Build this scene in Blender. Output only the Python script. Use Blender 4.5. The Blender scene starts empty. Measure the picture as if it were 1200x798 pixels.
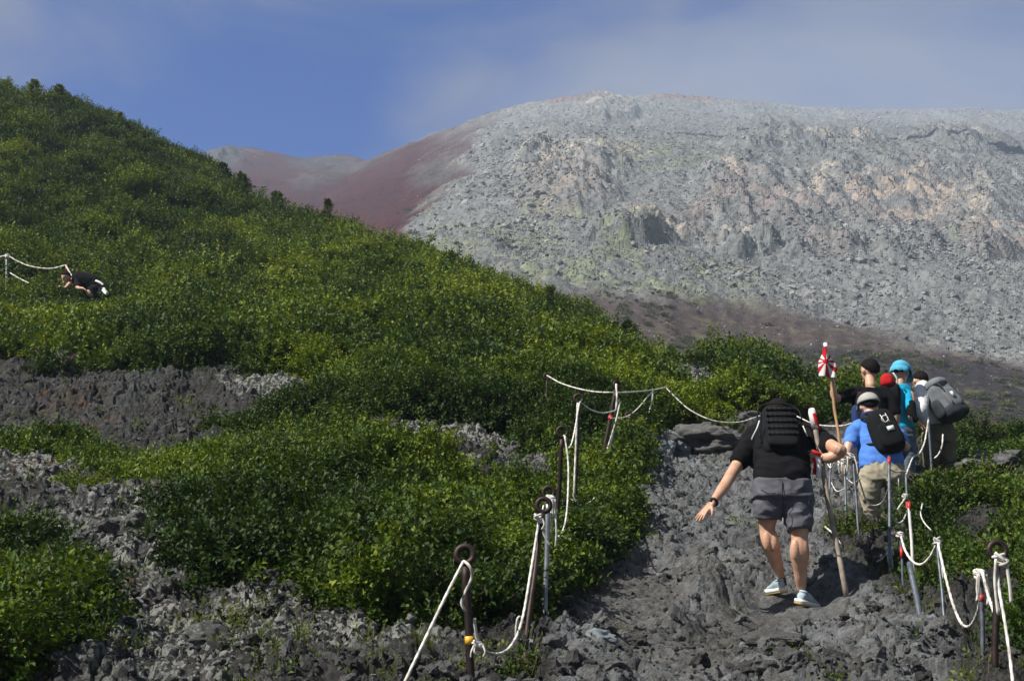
import bpy, bmesh, math, random
import numpy as np
from mathutils import Vector, Matrix, noise as mnoise

random.seed(7)
rng = np.random.default_rng(11)
scene = bpy.context.scene
COL = scene.collection

# ------------------------------------------------------------------ camera model (photo pixels, 1200 x 798)
F = 1667.0
PITCH = math.radians(10.0)
CP, SP = math.cos(PITCH), math.sin(PITCH)

def P(px, py, D):
    """point seen at photo pixel (px, py) standing D metres ahead of the camera"""
    a = (px - 600.0) / F
    b = (399.0 - py) / F
    v = Vector((a, CP - b * SP, SP + b * CP))
    return v * (D / v.y)

def proj(x, y, z):
    dep = y * CP + z * SP
    up = -y * SP + z * CP
    dep = np.maximum(dep, 0.2)
    return 600.0 + F * x / dep, 399.0 - F * up / dep

# ------------------------------------------------------------------ numpy noise
def _hash(ix, iy, s):
    h = (ix.astype(np.int64) * 374761393 + iy.astype(np.int64) * 668265263 + s * 974711) & 0xffffffff
    h = ((h ^ (h >> 13)) * 1274126177) & 0xffffffff
    h = (h ^ (h >> 16)) & 0xffffffff
    h = (h * 2246822519) & 0xffffffff
    return ((h ^ (h >> 15)) & 0xffffff) / float(0x1000000)

def pnoise(x, y, s=0):
    ix = np.floor(x); iy = np.floor(y)
    fx = x - ix; fy = y - iy
    ux = fx * fx * fx * (fx * (fx * 6 - 15) + 10); uy = fy * fy * fy * (fy * (fy * 6 - 15) + 10)
    out = 0
    for dx in (0, 1):
        for dy in (0, 1):
            a = _hash(ix + dx, iy + dy, s) * 2 * np.pi
            g = np.cos(a) * (fx - dx) + np.sin(a) * (fy - dy)
            out = out + g * (ux if dx else 1 - ux) * (uy if dy else 1 - uy)
    return out * 1.5

def fbm(x, y, s=0, o=4, gain=0.5, lac=2.03):
    t = 0; a = 1.0; n = 0
    for k in range(o):
        t = t + a * pnoise(x, y, s + k * 17); n += a
        a *= gain; x = x * lac + 3.1; y = y * lac - 1.7
    return t / n

def worley(x, y, s=0):
    """distance to the nearest and second nearest cell point, id of the nearest"""
    ix = np.floor(x); iy = np.floor(y)
    f1 = np.full(x.shape, 9.0); f2 = np.full(x.shape, 9.0); cid = np.zeros(x.shape)
    for dx in (-1, 0, 1):
        for dy in (-1, 0, 1):
            cx = ix + dx; cy = iy + dy
            qx = cx + _hash(cx, cy, s); qy = cy + _hash(cx, cy, s + 5)
            d = np.hypot(qx - x, qy - y)
            m = d < f1
            f2 = np.where(m, f1, np.minimum(f2, d))
            cid = np.where(m, _hash(cx, cy, s + 9), cid)
            f1 = np.where(m, d, f1)
    return f1, f2, cid

def sstep(a, b, x):
    t = np.clip((x - a) / (b - a), 0, 1)
    return t * t * (3 - 2 * t)

# ------------------------------------------------------------------ masks drawn as maps of the slope
GX0, GX1, GY0, GY1, GS = -400, 1600, 0, 1200, 4.0
GW, GH = int((GX1 - GX0) / GS), int((GY1 - GY0) / GS)
_gx, _gy = np.meshgrid(GX0 + (np.arange(GW) + .5) * GS, GY0 + (np.arange(GH) + .5) * GS)

def poly_mask(polys, blur=3):
    m = np.zeros((GH, GW), bool)
    for poly in polys:
        n = len(poly); ins = np.zeros((GH, GW), bool)
        for i in range(n):
            x0, y0 = poly[i]; x1, y1 = poly[(i + 1) % n]
            if y0 == y1: continue
            c = ((_gy >= min(y0, y1)) & (_gy < max(y0, y1)) & (_gx < x0 + (_gy - y0) / (y1 - y0) * (x1 - x0)))
            ins ^= c
        m |= ins
    m = m.astype(float)
    for _ in range(blur):
        m = (m + np.roll(m, 1, 0) + np.roll(m, -1, 0) + np.roll(m, 1, 1) + np.roll(m, -1, 1)) / 5
    return m

def ell_mask(ells):
    m = np.zeros((GH, GW))
    for cx, cy, rx, ry in ells:
        d = ((_gx - cx) / rx) ** 2 + ((_gy - cy) / ry) ** 2
        m = np.maximum(m, np.clip(1.6 - 1.3 * d, 0, 1))
    return m

def samp(m, px, py):
    u = np.clip((px - GX0) / GS - .5, 0, GW - 1.001); v = np.clip((py - GY0) / GS - .5, 0, GH - 1.001)
    iu = u.astype(int); iv = v.astype(int); fu = u - iu; fv = v - iv
    return (m[iv, iu] * (1 - fu) * (1 - fv) + m[iv, iu + 1] * fu * (1 - fv) + m[iv + 1, iu] * (1 - fu) * fv + m[iv + 1, iu + 1] * fu * fv)

# ------------------------------------------------------------------ materials
def new_mat(name):
    m = bpy.data.materials.new(name); m.use_nodes = True
    nt = m.node_tree; nt.nodes.clear()
    out = nt.nodes.new('ShaderNodeOutputMaterial')
    return m, nt, out

def N(nt, t, **kw):
    n = nt.nodes.new(t)
    for k, v in kw.items():
        if k.startswith('i_'):
            key = k[2:]
            key = int(key) if key.isdigit() else key.replace('_', ' ')
            n.inputs[key].default_value = v
        else:
            setattr(n, k, v)
    return n

def simple(name, col, rough=.7, metal=0, var=.25, scale=30, bump=.2, bscale=60, bdist=.004, col2=None, spec=.5, sheen=0):
    m, nt, out = new_mat(name)
    b = N(nt, 'ShaderNodeBsdfPrincipled', i_Roughness=rough, i_Metallic=metal)
    b.inputs['Specular IOR Level'].default_value = spec
    if sheen: b.inputs['Sheen Weight'].default_value = sheen
    tc = N(nt, 'ShaderNodeTexCoord')
    no = N(nt, 'ShaderNodeTexNoise', i_Scale=scale, i_Detail=5)
    nt.links.new(tc.outputs['Object'], no.inputs['Vector'])
    r = N(nt, 'ShaderNodeValToRGB')
    c2 = col2 or [c * (1 - var) for c in col]
    r.color_ramp.elements[0].position = .35; r.color_ramp.elements[1].position = .65
    r.color_ramp.elements[0].color = (*c2, 1)
    r.color_ramp.elements[1].color = (*[min(1, c * (1 + (0 if col2 else var * .5))) for c in col], 1)
    nt.links.new(no.outputs['Fac'], r.inputs['Fac'])
    nt.links.new(r.outputs['Color'], b.inputs['Base Color'])
    if bump:
        n2 = N(nt, 'ShaderNodeTexNoise', i_Scale=bscale, i_Detail=4)
        nt.links.new(tc.outputs['Object'], n2.inputs['Vector'])
        bp = N(nt, 'ShaderNodeBump', i_Strength=bump, i_Distance=bdist)
        nt.links.new(n2.outputs['Fac'], bp.inputs['Height']); nt.links.new(bp.outputs['Normal'], b.inputs['Normal'])
    nt.links.new(b.outputs[0], out.inputs[0])
    return m

# ------------------------------------------------------------------ objects
def tag(o, label=None, cat=None, group=None, kind=None):
    if label: o['label'] = label
    if cat: o['category'] = cat
    if group: o['group'] = group
    if kind: o['kind'] = kind
    return o

def empty(name, loc, label, cat, group=None):
    o = bpy.data.objects.new(name, None); COL.objects.link(o)
    o.location = loc; o.empty_display_size = .1
    return tag(o, label, cat, group)

def link(name, me, parent=None, mats=None):
    o = bpy.data.objects.new(name, me); COL.objects.link(o)
    if mats is not None:
        for m in (mats if isinstance(mats, (list, tuple)) else [mats]): me.materials.append(m)
    if parent is not None:
        o.parent = parent
        o.matrix_parent_inverse = Matrix.Translation(parent.location).inverted() if parent.parent is None else Matrix.Identity(4)
    return o

def smooth(me, on=True):
    me.polygons.foreach_set('use_smooth', np.full(len(me.polygons), on)); me.update()
    return me

def mesh_np(name, v, f, mat_idx=None):
    """v (n,3), f (m,k) one face size"""
    me = bpy.data.meshes.new(name)
    v = np.asarray(v, np.float32); f = np.asarray(f, np.int32)
    me.vertices.add(len(v)); me.vertices.foreach_set('co', v.ravel())
    k = f.shape[1]
    me.loops.add(f.size); me.loops.foreach_set('vertex_index', f.ravel())
    me.polygons.add(len(f)); me.polygons.foreach_set('loop_start', np.arange(len(f), dtype=np.int32) * k)
    try: me.polygons.foreach_set('loop_total', np.full(len(f), k, np.int32))
    except Exception: pass
    if mat_idx is not None: me.polygons.foreach_set('material_index', np.asarray(mat_idx, np.int32))
    me.update(calc_edges=True); me.validate()
    return me

class MB:
    """collects shapes into one mesh"""
    def __init__(s): s.v = []; s.f = []; s.m = []
    def add(s, vs, fs, mi=0):
        o = len(s.v); s.v += [tuple(p) for p in vs]; s.f += [tuple(i + o for i in q) for q in fs]; s.m += [mi] * len(fs)
    def tube(s, pts, r, n=8, mi=0, cap=True):
        pts = [Vector(p) for p in pts]; rs = r if isinstance(r, (list, tuple)) else [r] * len(pts)
        vs = []; fs = []; up = None
        for i, p in enumerate(pts):
            t = (pts[min(i + 1, len(pts) - 1)] - pts[max(i - 1, 0)])
            t = t.normalized() if t.length > 1e-9 else Vector((0, 0, 1))
            if up is None:
                up = t.orthogonal().normalized()
            up = (up - t * up.dot(t)); up = up.normalized() if up.length > 1e-6 else t.orthogonal().normalized()
            w = t.cross(up)
            for k in range(n):
                a = 2 * math.pi * k / n
                vs.append(p + (up * math.cos(a) + w * math.sin(a)) * rs[i])
        for i in range(len(pts) - 1):
            for k in range(n):
                k2 = (k + 1) % n
                fs.append((i * n + k, i * n + k2, (i + 1) * n + k2, (i + 1) * n + k))
        if cap:
            fs.append(tuple(reversed(range(n)))); fs.append(tuple((len(pts) - 1) * n + k for k in range(n)))
        s.add(vs, fs, mi)
    def ring(s, c, R, r, ax, n=20, m=8, mi=0, a0=0, a1=2 * math.pi):
        ax = Vector(ax).normalized(); u = ax.orthogonal().normalized()
        # keep u as horizontal as possible
        u = Vector((0, 0, 1)).cross(ax)
        u = u.normalized() if u.length > 1e-3 else ax.orthogonal().normalized()
        w = ax.cross(u)
        full = abs(a1 - a0 - 2 * math.pi) < 1e-6
        pts = [Vector(c) + (u * math.cos(a0 + (a1 - a0) * k / n) + w * math.sin(a0 + (a1 - a0) * k / n)) * R for k in range(n + 1)]
        s.tube(pts, r, m, mi, cap=not full)
    def ball(s, c, r, mat=None, mi=0, nu=14, nv=9):
        vs = []; fs = []
        M = mat or Matrix.Identity(3)
        rr = r if isinstance(r, (tuple, list)) else (r, r, r)
        for j in range(nv + 1):
            th = math.pi * j / nv
            for i in range(nu):
                ph = 2 * math.pi * i / nu
                vs.append(Vector(c) + M @ Vector((rr[0] * math.sin(th) * math.cos(ph), rr[1] * math.sin(th) * math.sin(ph), rr[2] * math.cos(th))))
        for j in range(nv):
            for i in range(nu):
                i2 = (i + 1) % nu
                fs.append((j * nu + i, j * nu + i2, (j + 1) * nu + i2, (j + 1) * nu + i))
        s.add(vs, fs, mi)
    def box(s, c, size, mat=None, mi=0):
        M = mat or Matrix.Identity(3); hx, hy, hz = [q / 2 for q in size]
        vs = [Vector(c) + M @ Vector((x, y, z)) for x in (-hx, hx) for y in (-hy, hy) for z in (-hz, hz)]
        s.add(vs, [(0, 1, 3, 2), (4, 6, 7, 5), (0, 4, 5, 1), (2, 3, 7, 6), (0, 2, 6, 4), (1, 5, 7, 3)], mi)
    def mesh(s, name):
        me = bpy.data.meshes.new(name); me.from_pydata(s.v, [], s.f)
        me.polygons.foreach_set('material_index', s.m); me.validate(); me.update()
        return me
    def build(s, name, mats, parent=None, sm=True):
        me = s.mesh(name)
        if sm: smooth(me)
        return link(name, me, parent, mats)

def spline(pts, n=8):
    """Catmull-Rom through points"""
    pts = [Vector(p) for p in pts]
    if len(pts) < 3: return [pts[0].lerp(pts[1], k / n) for k in range(n + 1)]
    q = [pts[0] * 2 - pts[1]] + pts + [pts[-1] * 2 - pts[-2]]
    out = []
    for i in range(1, len(q) - 2):
        a, b, c, d = q[i - 1:i + 3]
        for k in range(n):
            t = k / n
            out.append(.5 * ((2 * b) + (c - a) * t + (2 * a - 5 * b + 4 * c - d) * t * t + (3 * b - a - 3 * c + d) * t ** 3))
    out.append(pts[-1])
    return out

def remesh(mb, voxel, it=4, wr=0, wscale=8, fac=.5, seed=0, bend=None):
    """union of the collected shapes as one continuous surface, optional cloth wrinkles"""
    me = mb.mesh('tmp')
    o = bpy.data.objects.new('tmp', me); COL.objects.link(o)
    r = o.modifiers.new('r', 'REMESH'); r.mode = 'VOXEL'; r.voxel_size = voxel; r.adaptivity = 0
    s = o.modifiers.new('s', 'SMOOTH'); s.factor = fac; s.iterations = it
    dg = bpy.context.evaluated_depsgraph_get(); dg.update()
    ev = o.evaluated_get(dg)
    out = bpy.data.meshes.new_from_object(ev)
    bpy.data.objects.remove(o); bpy.data.meshes.remove(me)
    out.materials.clear()
    if wr:
        nv = len(out.vertices)
        co = np.empty(nv * 3, np.float32); out.vertices.foreach_get('co', co); co = co.reshape(-1, 3)
        no = np.empty(nv * 3, np.float32); out.vertex_normals.foreach_get('vector', no); no = no.reshape(-1, 3)
        off = Vector((seed * 3.7, 1.3, 2.1))
        d = np.empty(nv)
        for i in range(nv):
            p = Vector(co[i]) * wscale
            q = Vector((p.x + p.z * .5, p.y, p.z * 1.3)) + off
            w = mnoise.noise(q + mnoise.noise_vector(q * .6) * .8)
            d[i] = (1 - abs(w) * 2.2) * .8 + mnoise.noise(q * 2.7) * .35
        co += no * (d * wr)[:, None]
        out.vertices.foreach_set('co', co.ravel()); out.update()
    return smooth(out)

# ------------------------------------------------------------------ instancing for uncountable stuff
def scatter(name, pts, rot, scl, var, protos, label, mats=None, tone=None):
    me = bpy.data.meshes.new(name)
    n = len(pts)
    me.vertices.add(n); me.vertices.foreach_set('co', np.asarray(pts, np.float32).ravel())
    a = me.attributes.new('rot', 'FLOAT_VECTOR', 'POINT'); a.data.foreach_set('vector', np.asarray(rot, np.float32).ravel())
    a = me.attributes.new('scl', 'FLOAT_VECTOR', 'POINT'); a.data.foreach_set('vector', np.asarray(scl, np.float32).ravel())
    a = me.attributes.new('var', 'INT', 'POINT'); a.data.foreach_set('value', np.asarray(var, np.int32))
    if tone is not None:
        a = me.attributes.new('tone', 'FLOAT', 'POINT'); a.data.foreach_set('value', np.asarray(tone, np.float32))
    o = bpy.data.objects.new(name, me); COL.objects.link(o)
    ng = bpy.data.node_groups.new(name + '_nodes', 'GeometryNodeTree')
    ng.interface.new_socket('Geometry', in_out='INPUT', socket_type='NodeSocketGeometry')
    ng.interface.new_socket('Geometry', in_out='OUTPUT', socket_type='NodeSocketGeometry')
    gi = ng.nodes.new('NodeGroupInput'); go = ng.nodes.new('NodeGroupOutput')
    def attr(nm, t):
        q = ng.nodes.new('GeometryNodeInputNamedAttribute'); q.data_type = t; q.inputs['Name'].default_value = nm
        return q.outputs['Attribute']
    r = attr('rot', 'FLOAT_VECTOR'); s = attr('scl', 'FLOAT_VECTOR'); v = attr('var', 'INT')
    jn = ng.nodes.new('GeometryNodeJoinGeometry')
    for k, po in enumerate(protos):
        oi = ng.nodes.new('GeometryNodeObjectInfo'); oi.inputs['Object'].default_value = po
        cm = ng.nodes.new('FunctionNodeCompare'); cm.data_type = 'INT'; cm.operation = 'EQUAL'
        ins = [x for x in cm.inputs if x.type == 'INT']
        ng.links.new(v, ins[0]); ins[1].default_value = k
        ip = ng.nodes.new('GeometryNodeInstanceOnPoints')
        ng.links.new(gi.outputs[0], ip.inputs['Points']); ng.links.new(cm.outputs[0], ip.inputs['Selection'])
        ng.links.new(oi.outputs['Geometry'], ip.inputs['Instance'])
        ng.links.new(r, ip.inputs['Rotation']); ng.links.new(s, ip.inputs['Scale'])
        ng.links.new(ip.outputs[0], jn.inputs[0])
    ng.links.new(jn.outputs[0], go.inputs[0])
    md = o.modifiers.new('scatter', 'NODES'); md.node_group = ng
    tag(o, label, kind='stuff')
    return o

def proto(name, me, mats):
    for m in (mats if isinstance(mats, (list, tuple)) else [mats]): me.materials.append(m)
    return bpy.data.objects.new(name, me)   # never linked: only its shape is used
# ------------------------------------------------------------------ the near slope
# (px, py, distance): where the bare ground lies
CT = [
 (-350,840,7.6),(0,812,7.6),(300,812,7.6),(550,812,7.7),(800,800,7.8),(1000,800,7.9),(1200,812,7.5),(1500,830,7.4),
 (-350,720,9.5),(0,700,9.6),(200,690,9.7),(400,720,9.2),(520,735,9.0),(637,748,9.5),(750,740,9.8),
 (850,708,11),(942,712,11),(1000,706,10.8),(1043,694,10.7),(1110,778,8.8),(1087,764,9.2),(1165,815,7.4),
 (200,600,12),(0,590,12.3),(400,640,11.5),(580,660,11.2),(674,604,12.6),(720,655,12.2),(780,640,12.8),
 (860,622,13.9),(968,622,13.6),(1009,660,12.2),(1030,640,14.4),(1100,620,13.6),(1180,640,12.2),(1400,650,12),
 (200,500,17),(0,495,17.3),(-350,520,17),(360,480,17.5),(300,545,14.4),(480,545,15),(600,560,14.6),(500,510,16.5),(640,548,15.5),
 (703,568,15),(737,555,16),(780,575,15.2),(830,566,16),(900,560,16.2),(820,518,18.3),(900,506,19.3),(960,520,18.6),
 (1050,560,17.4),(1100,566,17.2),(1200,570,16.6),(1180,520,20.5),(1400,560,18),
 (0,430,20.5),(200,445,20),(-350,440,20),(340,448,19.8),(500,470,19),(640,490,18.2),
 (0,366,34),(100,366,34),(0,402,27),(200,392,28),(-350,346,34),(0,220,50),(0,134,62),(100,144,62),(200,203,60),(-350,60,64),(-350,180,50),(-100,100,62),
 (265,250,58),(335,276,54),(300,330,43),(400,312,48),(300,406,27),(500,408,26.5),(450,372,33),(520,356,41),(600,392,37),(700,428,31),(600,436,25),
 (760,440,29),(800,436,27.5),(850,444,26),(700,440,23),(780,470,21.5),(900,456,24.5),(960,474,23),(1000,500,22),(880,484,21.5),(1110,512,22),(1200,522,22),(1400,545,22),
 # beyond the brow it falls away
 (-350,200,110),(0,215,110),(100,232,110),(200,270,110),(265,300,110),(335,335,110),(400,355,110),(520,385,110),(600,410,110),(700,450,110),(800,480,110),(960,520,110),(1110,560,110),(1400,600,110),
 (0,170,80),(200,235,76),(335,310,70),(520,360,55),(600,385,50),(700,425,44),(800,450,40),(960,490,36),(1110,540,32),(1400,575,32),
]
def _basis(x, y):
    return np.stack([x / y * 2.6, np.log(y) * 1.0], -1)
_c = np.array([tuple(P(*c)) for c in CT])
_cu = _basis(_c[:, 0], _c[:, 1]); _cv = _c[:, 2] / _c[:, 1]
def _tps(r2): return .5 * r2 * np.log(r2 + 1e-9)
_n = len(_cu)
_K = _tps(((_cu[:, None] - _cu[None]) ** 2).sum(-1)) + np.eye(_n) * 2e-3
_A = np.zeros((_n + 3, _n + 3)); _A[:_n, :_n] = _K; _A[:_n, _n] = 1; _A[:_n, _n + 1:] = _cu; _A[_n, :_n] = 1; _A[_n + 1:, :_n] = _cu.T
_w = np.linalg.solve(_A, np.r_[_cv, 0, 0, 0])

def base_z(x, y):
    x = np.asarray(x, float); y = np.asarray(y, float)
    sh = x.shape; x = x.ravel(); y = y.ravel()
    out = np.empty(len(x))
    for i in range(0, len(x), 100000):
        xs = x[i:i + 100000]; ys = np.maximum(y[i:i + 100000], 5.0)
        u = _basis(xs, ys)
        k = _tps(((u[:, None] - _cu[None]) ** 2).sum(-1))
        e = k @ _w[:_n] + _w[_n] + u @ _w[_n + 1:]
        yy = y[i:i + 100000]
        z = e * ys
        flat = -1.6 + .12 * yy + 0 * xs
        t = sstep(4.5, 7.0, yy)
        out[i:i + 100000] = z * t + flat * (1 - t)
    return out.reshape(sh)

# bare rock areas (ground line), everything else is under shrubs
ROCK = [
 [(-400,430),(0,426),(70,426),(200,450),(350,448),(385,480),(320,496),(250,505),(225,540),(150,550),(110,535),(60,515),(-400,512)],
 [(-400,560),(0,556),(75,560),(100,600),(175,600),(200,640),(235,690),(330,715),(420,735),(560,748),(640,735),(650,690),(700,665),(735,640),(732,590),(745,560),(770,520),(820,508),(900,503),(1010,510),(1040,590),(1000,610),(960,650),(1030,690),(1110,730),(1180,760),(1220,800),(1600,860),(1600,1200),(-400,1200),(-400,830),(20,830),(110,770),(100,700),(50,640),(-400,640)],
 [(400,488),(470,498),(560,518),(645,540),(665,575),(560,575),(480,562),(425,545)],
 [(690,425),(775,425),(830,440),(905,462),(925,480),(870,482),(790,455),(720,440)],
 [(300,262),(335,262),(375,285),(340,284)],
 [(290,360),(375,372),(370,384),(310,376)],
 [(530,335),(570,345),(560,360),(525,350)],
 [(1085,552),(1190,556),(1240,580),(1100,584)],
 [(955,500),(1090,520),(1100,600),(1075,650),(1110,690),(1160,700),(1200,730),(1260,860),(950,860)],
 [(-400,540),(80,545),(130,575),(230,585),(235,640),(130,660),(60,640),(-400,632)],
 [(1105,600),(1180,612),(1190,650),(1130,640)],
]
TRAIL = [[(640,1000),(650,760),(700,690),(745,640),(740,590),(750,555),(775,525),(1000,515),(1030,590),(990,620),(960,650),(1040,700),(1120,760),(1160,1000)]]
M_rock = poly_mask(ROCK, 3)
M_trail = poly_mask(TRAIL, 5)
M_gravel = ell_mask([(740,700,70,40),(720,740,60,30),(880,740,80,30),(800,770,90,25)])
M_lichen = ell_mask([(250,760,220,70),(420,740,120,50),(130,640,110,60),(340,265,50,14),(60,560,90,25),(540,530,130,22),(850,460,110,26),(320,460,60,14)])
M_moss = ell_mask([(110,485,70,14),(60,560,40,10),(210,590,50,18),(380,690,70,14),(250,720,40,10),(160,710,60,20)])

def rock_mask(x, y, z):
    px, py = proj(x, y, z)
    sc = np.clip(12.0 / y, .3, 1.2)
    w = 26 * sc
    dx = fbm(x * 1.7, y * 1.7, 71, 4) * w * 2; dy = fbm(x * 1.7, y * 1.7, 91, 4) * w
    return samp(M_rock, px + dx, py + dy), px, py

def relief(x, y, z):
    """height of the rock surface above the smooth slope"""
    rm, px, py = rock_mask(x, y, z)
    tr = samp(M_trail, px, py)
    wx = x + fbm(x * 2.1, y * 2.1, 3, 3) * .28; wy = y + fbm(x * 2.1, y * 2.1, 33, 3) * .28
    f1, f2, c1 = worley(wx * 1.05, wy * .85, 1)
    big = (np.sqrt(np.clip(1 - (f1 / .95) ** 2, 0, 1)) * (.35 + .9 * c1)) * .21
    f1, f2, c2 = worley(wx * 2.9, wy * 2.3, 2)
    mid = np.sqrt(np.clip(1 - (f1 / .85) ** 2, 0, 1)) * (.25 + c2) * .085
    crack = -.05 * np.exp(-((f2 - f1) / .09) ** 2)
    wx2 = x + fbm(x * 7, y * 7, 5, 2) * .07; wy2 = y + fbm(x * 7, y * 7, 15, 2) * .07
    f1, f2, c3 = worley(wx2 * 8.5, wy2 * 7.5, 4)
    sm = np.sqrt(np.clip(1 - (f1 / .8) ** 2, 0, 1)) * (c3 * 1.1) * .036
    f1, f2, c4 = worley(wx2 * 21, wy2 * 19, 6)
    ti = np.sqrt(np.clip(1 - (f1 / .8) ** 2, 0, 1)) * c4 * .014
    rough = sstep(-.25, .35, fbm(x * .9, y * .9, 44, 3))
    fb = fbm(x * .55, y * .55, 8, 5) * .28
    ridged = (1 - np.abs(fbm(x * 1.4, y * 1.0, 9, 4)) * 2.2) * .10
    big = big * (.6 + .2 * tr); fine = fbm(x * 9, y * 8, 77, 3) * .022 + (1 - np.abs(fbm(x * 4.5, y * 4, 78, 3)) * 2.4) * .045
    micro = fbm(x * 34, y * 30, 87, 2) * .011 + (1 - np.abs(fbm(x * 13, y * 12, 88, 2)) * 2.4) * .016
    h = big * (.55 + .45 * tr) + micro + mid * (.75 + .25 * tr) + crack + sm * (.6 + rough) * (1.5 - .5 * tr) + ti * (.6 + 1.1 * rough) * (1.7 - .7 * tr) + ridged + fine
    h = h * (1 - .22 * tr) + .03 * tr + fb * (1 - .3 * tr)
    gr = samp(M_gravel, px, py) * .7
    h = h * (1 - gr) + (fb * .7 + .06 + ti * 1.2 + sm * .5) * gr
    # where boots and staff stand the rock is a flatter ledge
    h = (h - .12) * (.35 + .65 * rm)
    for (fx, fy, r, fz) in FEET:
        g = np.exp(-(((x - fx) ** 2 + (y - fy) ** 2) / r ** 2) ** 1.6)
        h = h * (1 - g) + (fz - z - .012 + sm * .45 + ti * .5) * g
    return h, rm, px, py

_ft = [(P(970,706,11.0), .16), (P(992,698,10.8), .12), (P(952,736,10.6), .22), (P(912,722,10.8), .22), (P(946,714,11.0), .22), (P(908,698,11.18), .17)]
FEET = [(f.x, f.y, r_, f.z) for f, r_ in _ft]

def ground_z(x, y):
    xa = np.atleast_1d(np.asarray(x, float)); ya = np.atleast_1d(np.asarray(y, float))
    z = base_z(xa, ya)
    h, *_ = relief(xa, ya, z)
    return z + h

def gz(x, y): return float(ground_z(x, y)[0])

NA, NR = 880, 1650
az = np.linspace(-math.radians(37), math.radians(37), NA)
tt = np.linspace(0, 1, NR)
rad = 3.0 * (110.0 / 3.0) ** tt
# rows packed where the trail fills the picture
A_, R_ = np.meshgrid(az, rad)
X = np.tan(A_) * R_; Y = R_ * np.ones_like(A_)
Z0 = base_z(X, Y)
Hh, RM, PX, PY = relief(X, Y, Z0)
Z = Z0 + Hh
# extend behind the camera with a coarse border
v = np.stack([X, Y, Z], -1).reshape(-1, 3)
idx = np.arange(NA * NR).reshape(NR, NA)
f = np.stack([idx[:-1, :-1], idx[:-1, 1:], idx[1:, 1:], idx[1:, :-1]], -1).reshape(-1, 4)
# apron: a skirt of ground round and behind the viewer
ys = np.linspace(-30, 3.0, 34); xs = np.linspace(-40, 40, 81)
ax_, ay_ = np.meshgrid(xs, ys)
az0 = base_z(ax_, np.maximum(ay_, 0)) * 0 + (-1.6 + .12 * ay_) + fbm(ax_ * .5, ay_ * .5, 8, 4) * .25 - .12
va = np.stack([ax_, ay_, az0], -1).reshape(-1, 3)
ia = np.arange(va.shape[0]).reshape(34, 81) + len(v)
fa = np.stack([ia[:-1, :-1], ia[:-1, 1:], ia[1:, 1:], ia[1:, :-1]], -1).reshape(-1, 4)
v = np.concatenate([v, va]); f = np.concatenate([f, fa])
me = mesh_np('ground', v, f)
# colours the ground itself has: bare basalt, grit, lichen, moss, humus under the shrubs
tr = samp(M_trail, PX, PY)
n1 = fbm(X * 1.3, Y * 1.3, 51, 5); n2 = fbm(X * 6, Y * 6, 61, 4); n3 = fbm(X * .35, Y * .35, 81, 3)
basalt = np.array([.172, .180, .187]); dark = np.array([.030, .028, .026]); grit = np.array([.125, .112, .098])
col = basalt[None, None] * (1 + n1[..., None] * .7) * np.ones(X.shape + (1,)) * (.42 + .58 * tr[..., None])
k = sstep(.05, .4, n2 + n3 * .6)[..., None] * .45
col = col * (1 - k) + grit * k
k = samp(M_gravel, PX, PY)[..., None] * .55
col = col * (1 - k) + grit * .8 * k
side = (1 - tr)[..., None]
k = side * .92 * sstep(-.45, .1, n1)[..., None]
col = col * (1 - k) + dark * k
li = np.clip(samp(M_lichen, PX + n2 * 60, PY + n1 * 40), 0, 1)
f1, f2, cid = worley(X * 19 + n2, Y * 15 + n1, 21)
lk = li * sstep(.62, .72, cid + n2 * .5) * (1 - sstep(.35, .62, f1)) * sstep(-.3, .1, n1 + .12)
col = col * (1 - lk[..., None] * .8) + np.array([.42, .43, .40]) * lk[..., None] * .8
mo = samp(M_moss, PX + n2 * 60, PY + n1 * 40) * sstep(-.1, .2, n2)
col = col * (1 - mo[..., None] * .85) + np.array([.085, .045, .022]) * mo[..., None] * .85
mo = (sstep(.22, .45, fbm(X * 2.3, Y * 2.3, 131, 4)) * .55 * (1 - tr * .8))
col = col * (1 - mo[..., None]) + np.array([.075, .085, .025]) * mo[..., None]
hum = (1 - sstep(.25, .6, RM))[..., None]
col = col * (1 - hum) + np.array([.035, .028, .018]) * hum
cfull = np.ones((len(v), 4), np.float32); cfull[:, :3] = .08
cfull[:NA * NR, :3] = np.clip(col, 0, 1).reshape(-1, 3)
ca = me.color_attributes.new('Col', 'FLOAT_COLOR', 'POINT'); ca.data.foreach_set('color', cfull.ravel())
lf = np.zeros(len(v), np.float32); lf[:NA * NR] = (li * .7 + (1 - tr) * .08).ravel()
la = me.attributes.new('lichen', 'FLOAT', 'POINT'); la.data.foreach_set('value', lf)
smooth(me, False)

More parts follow.
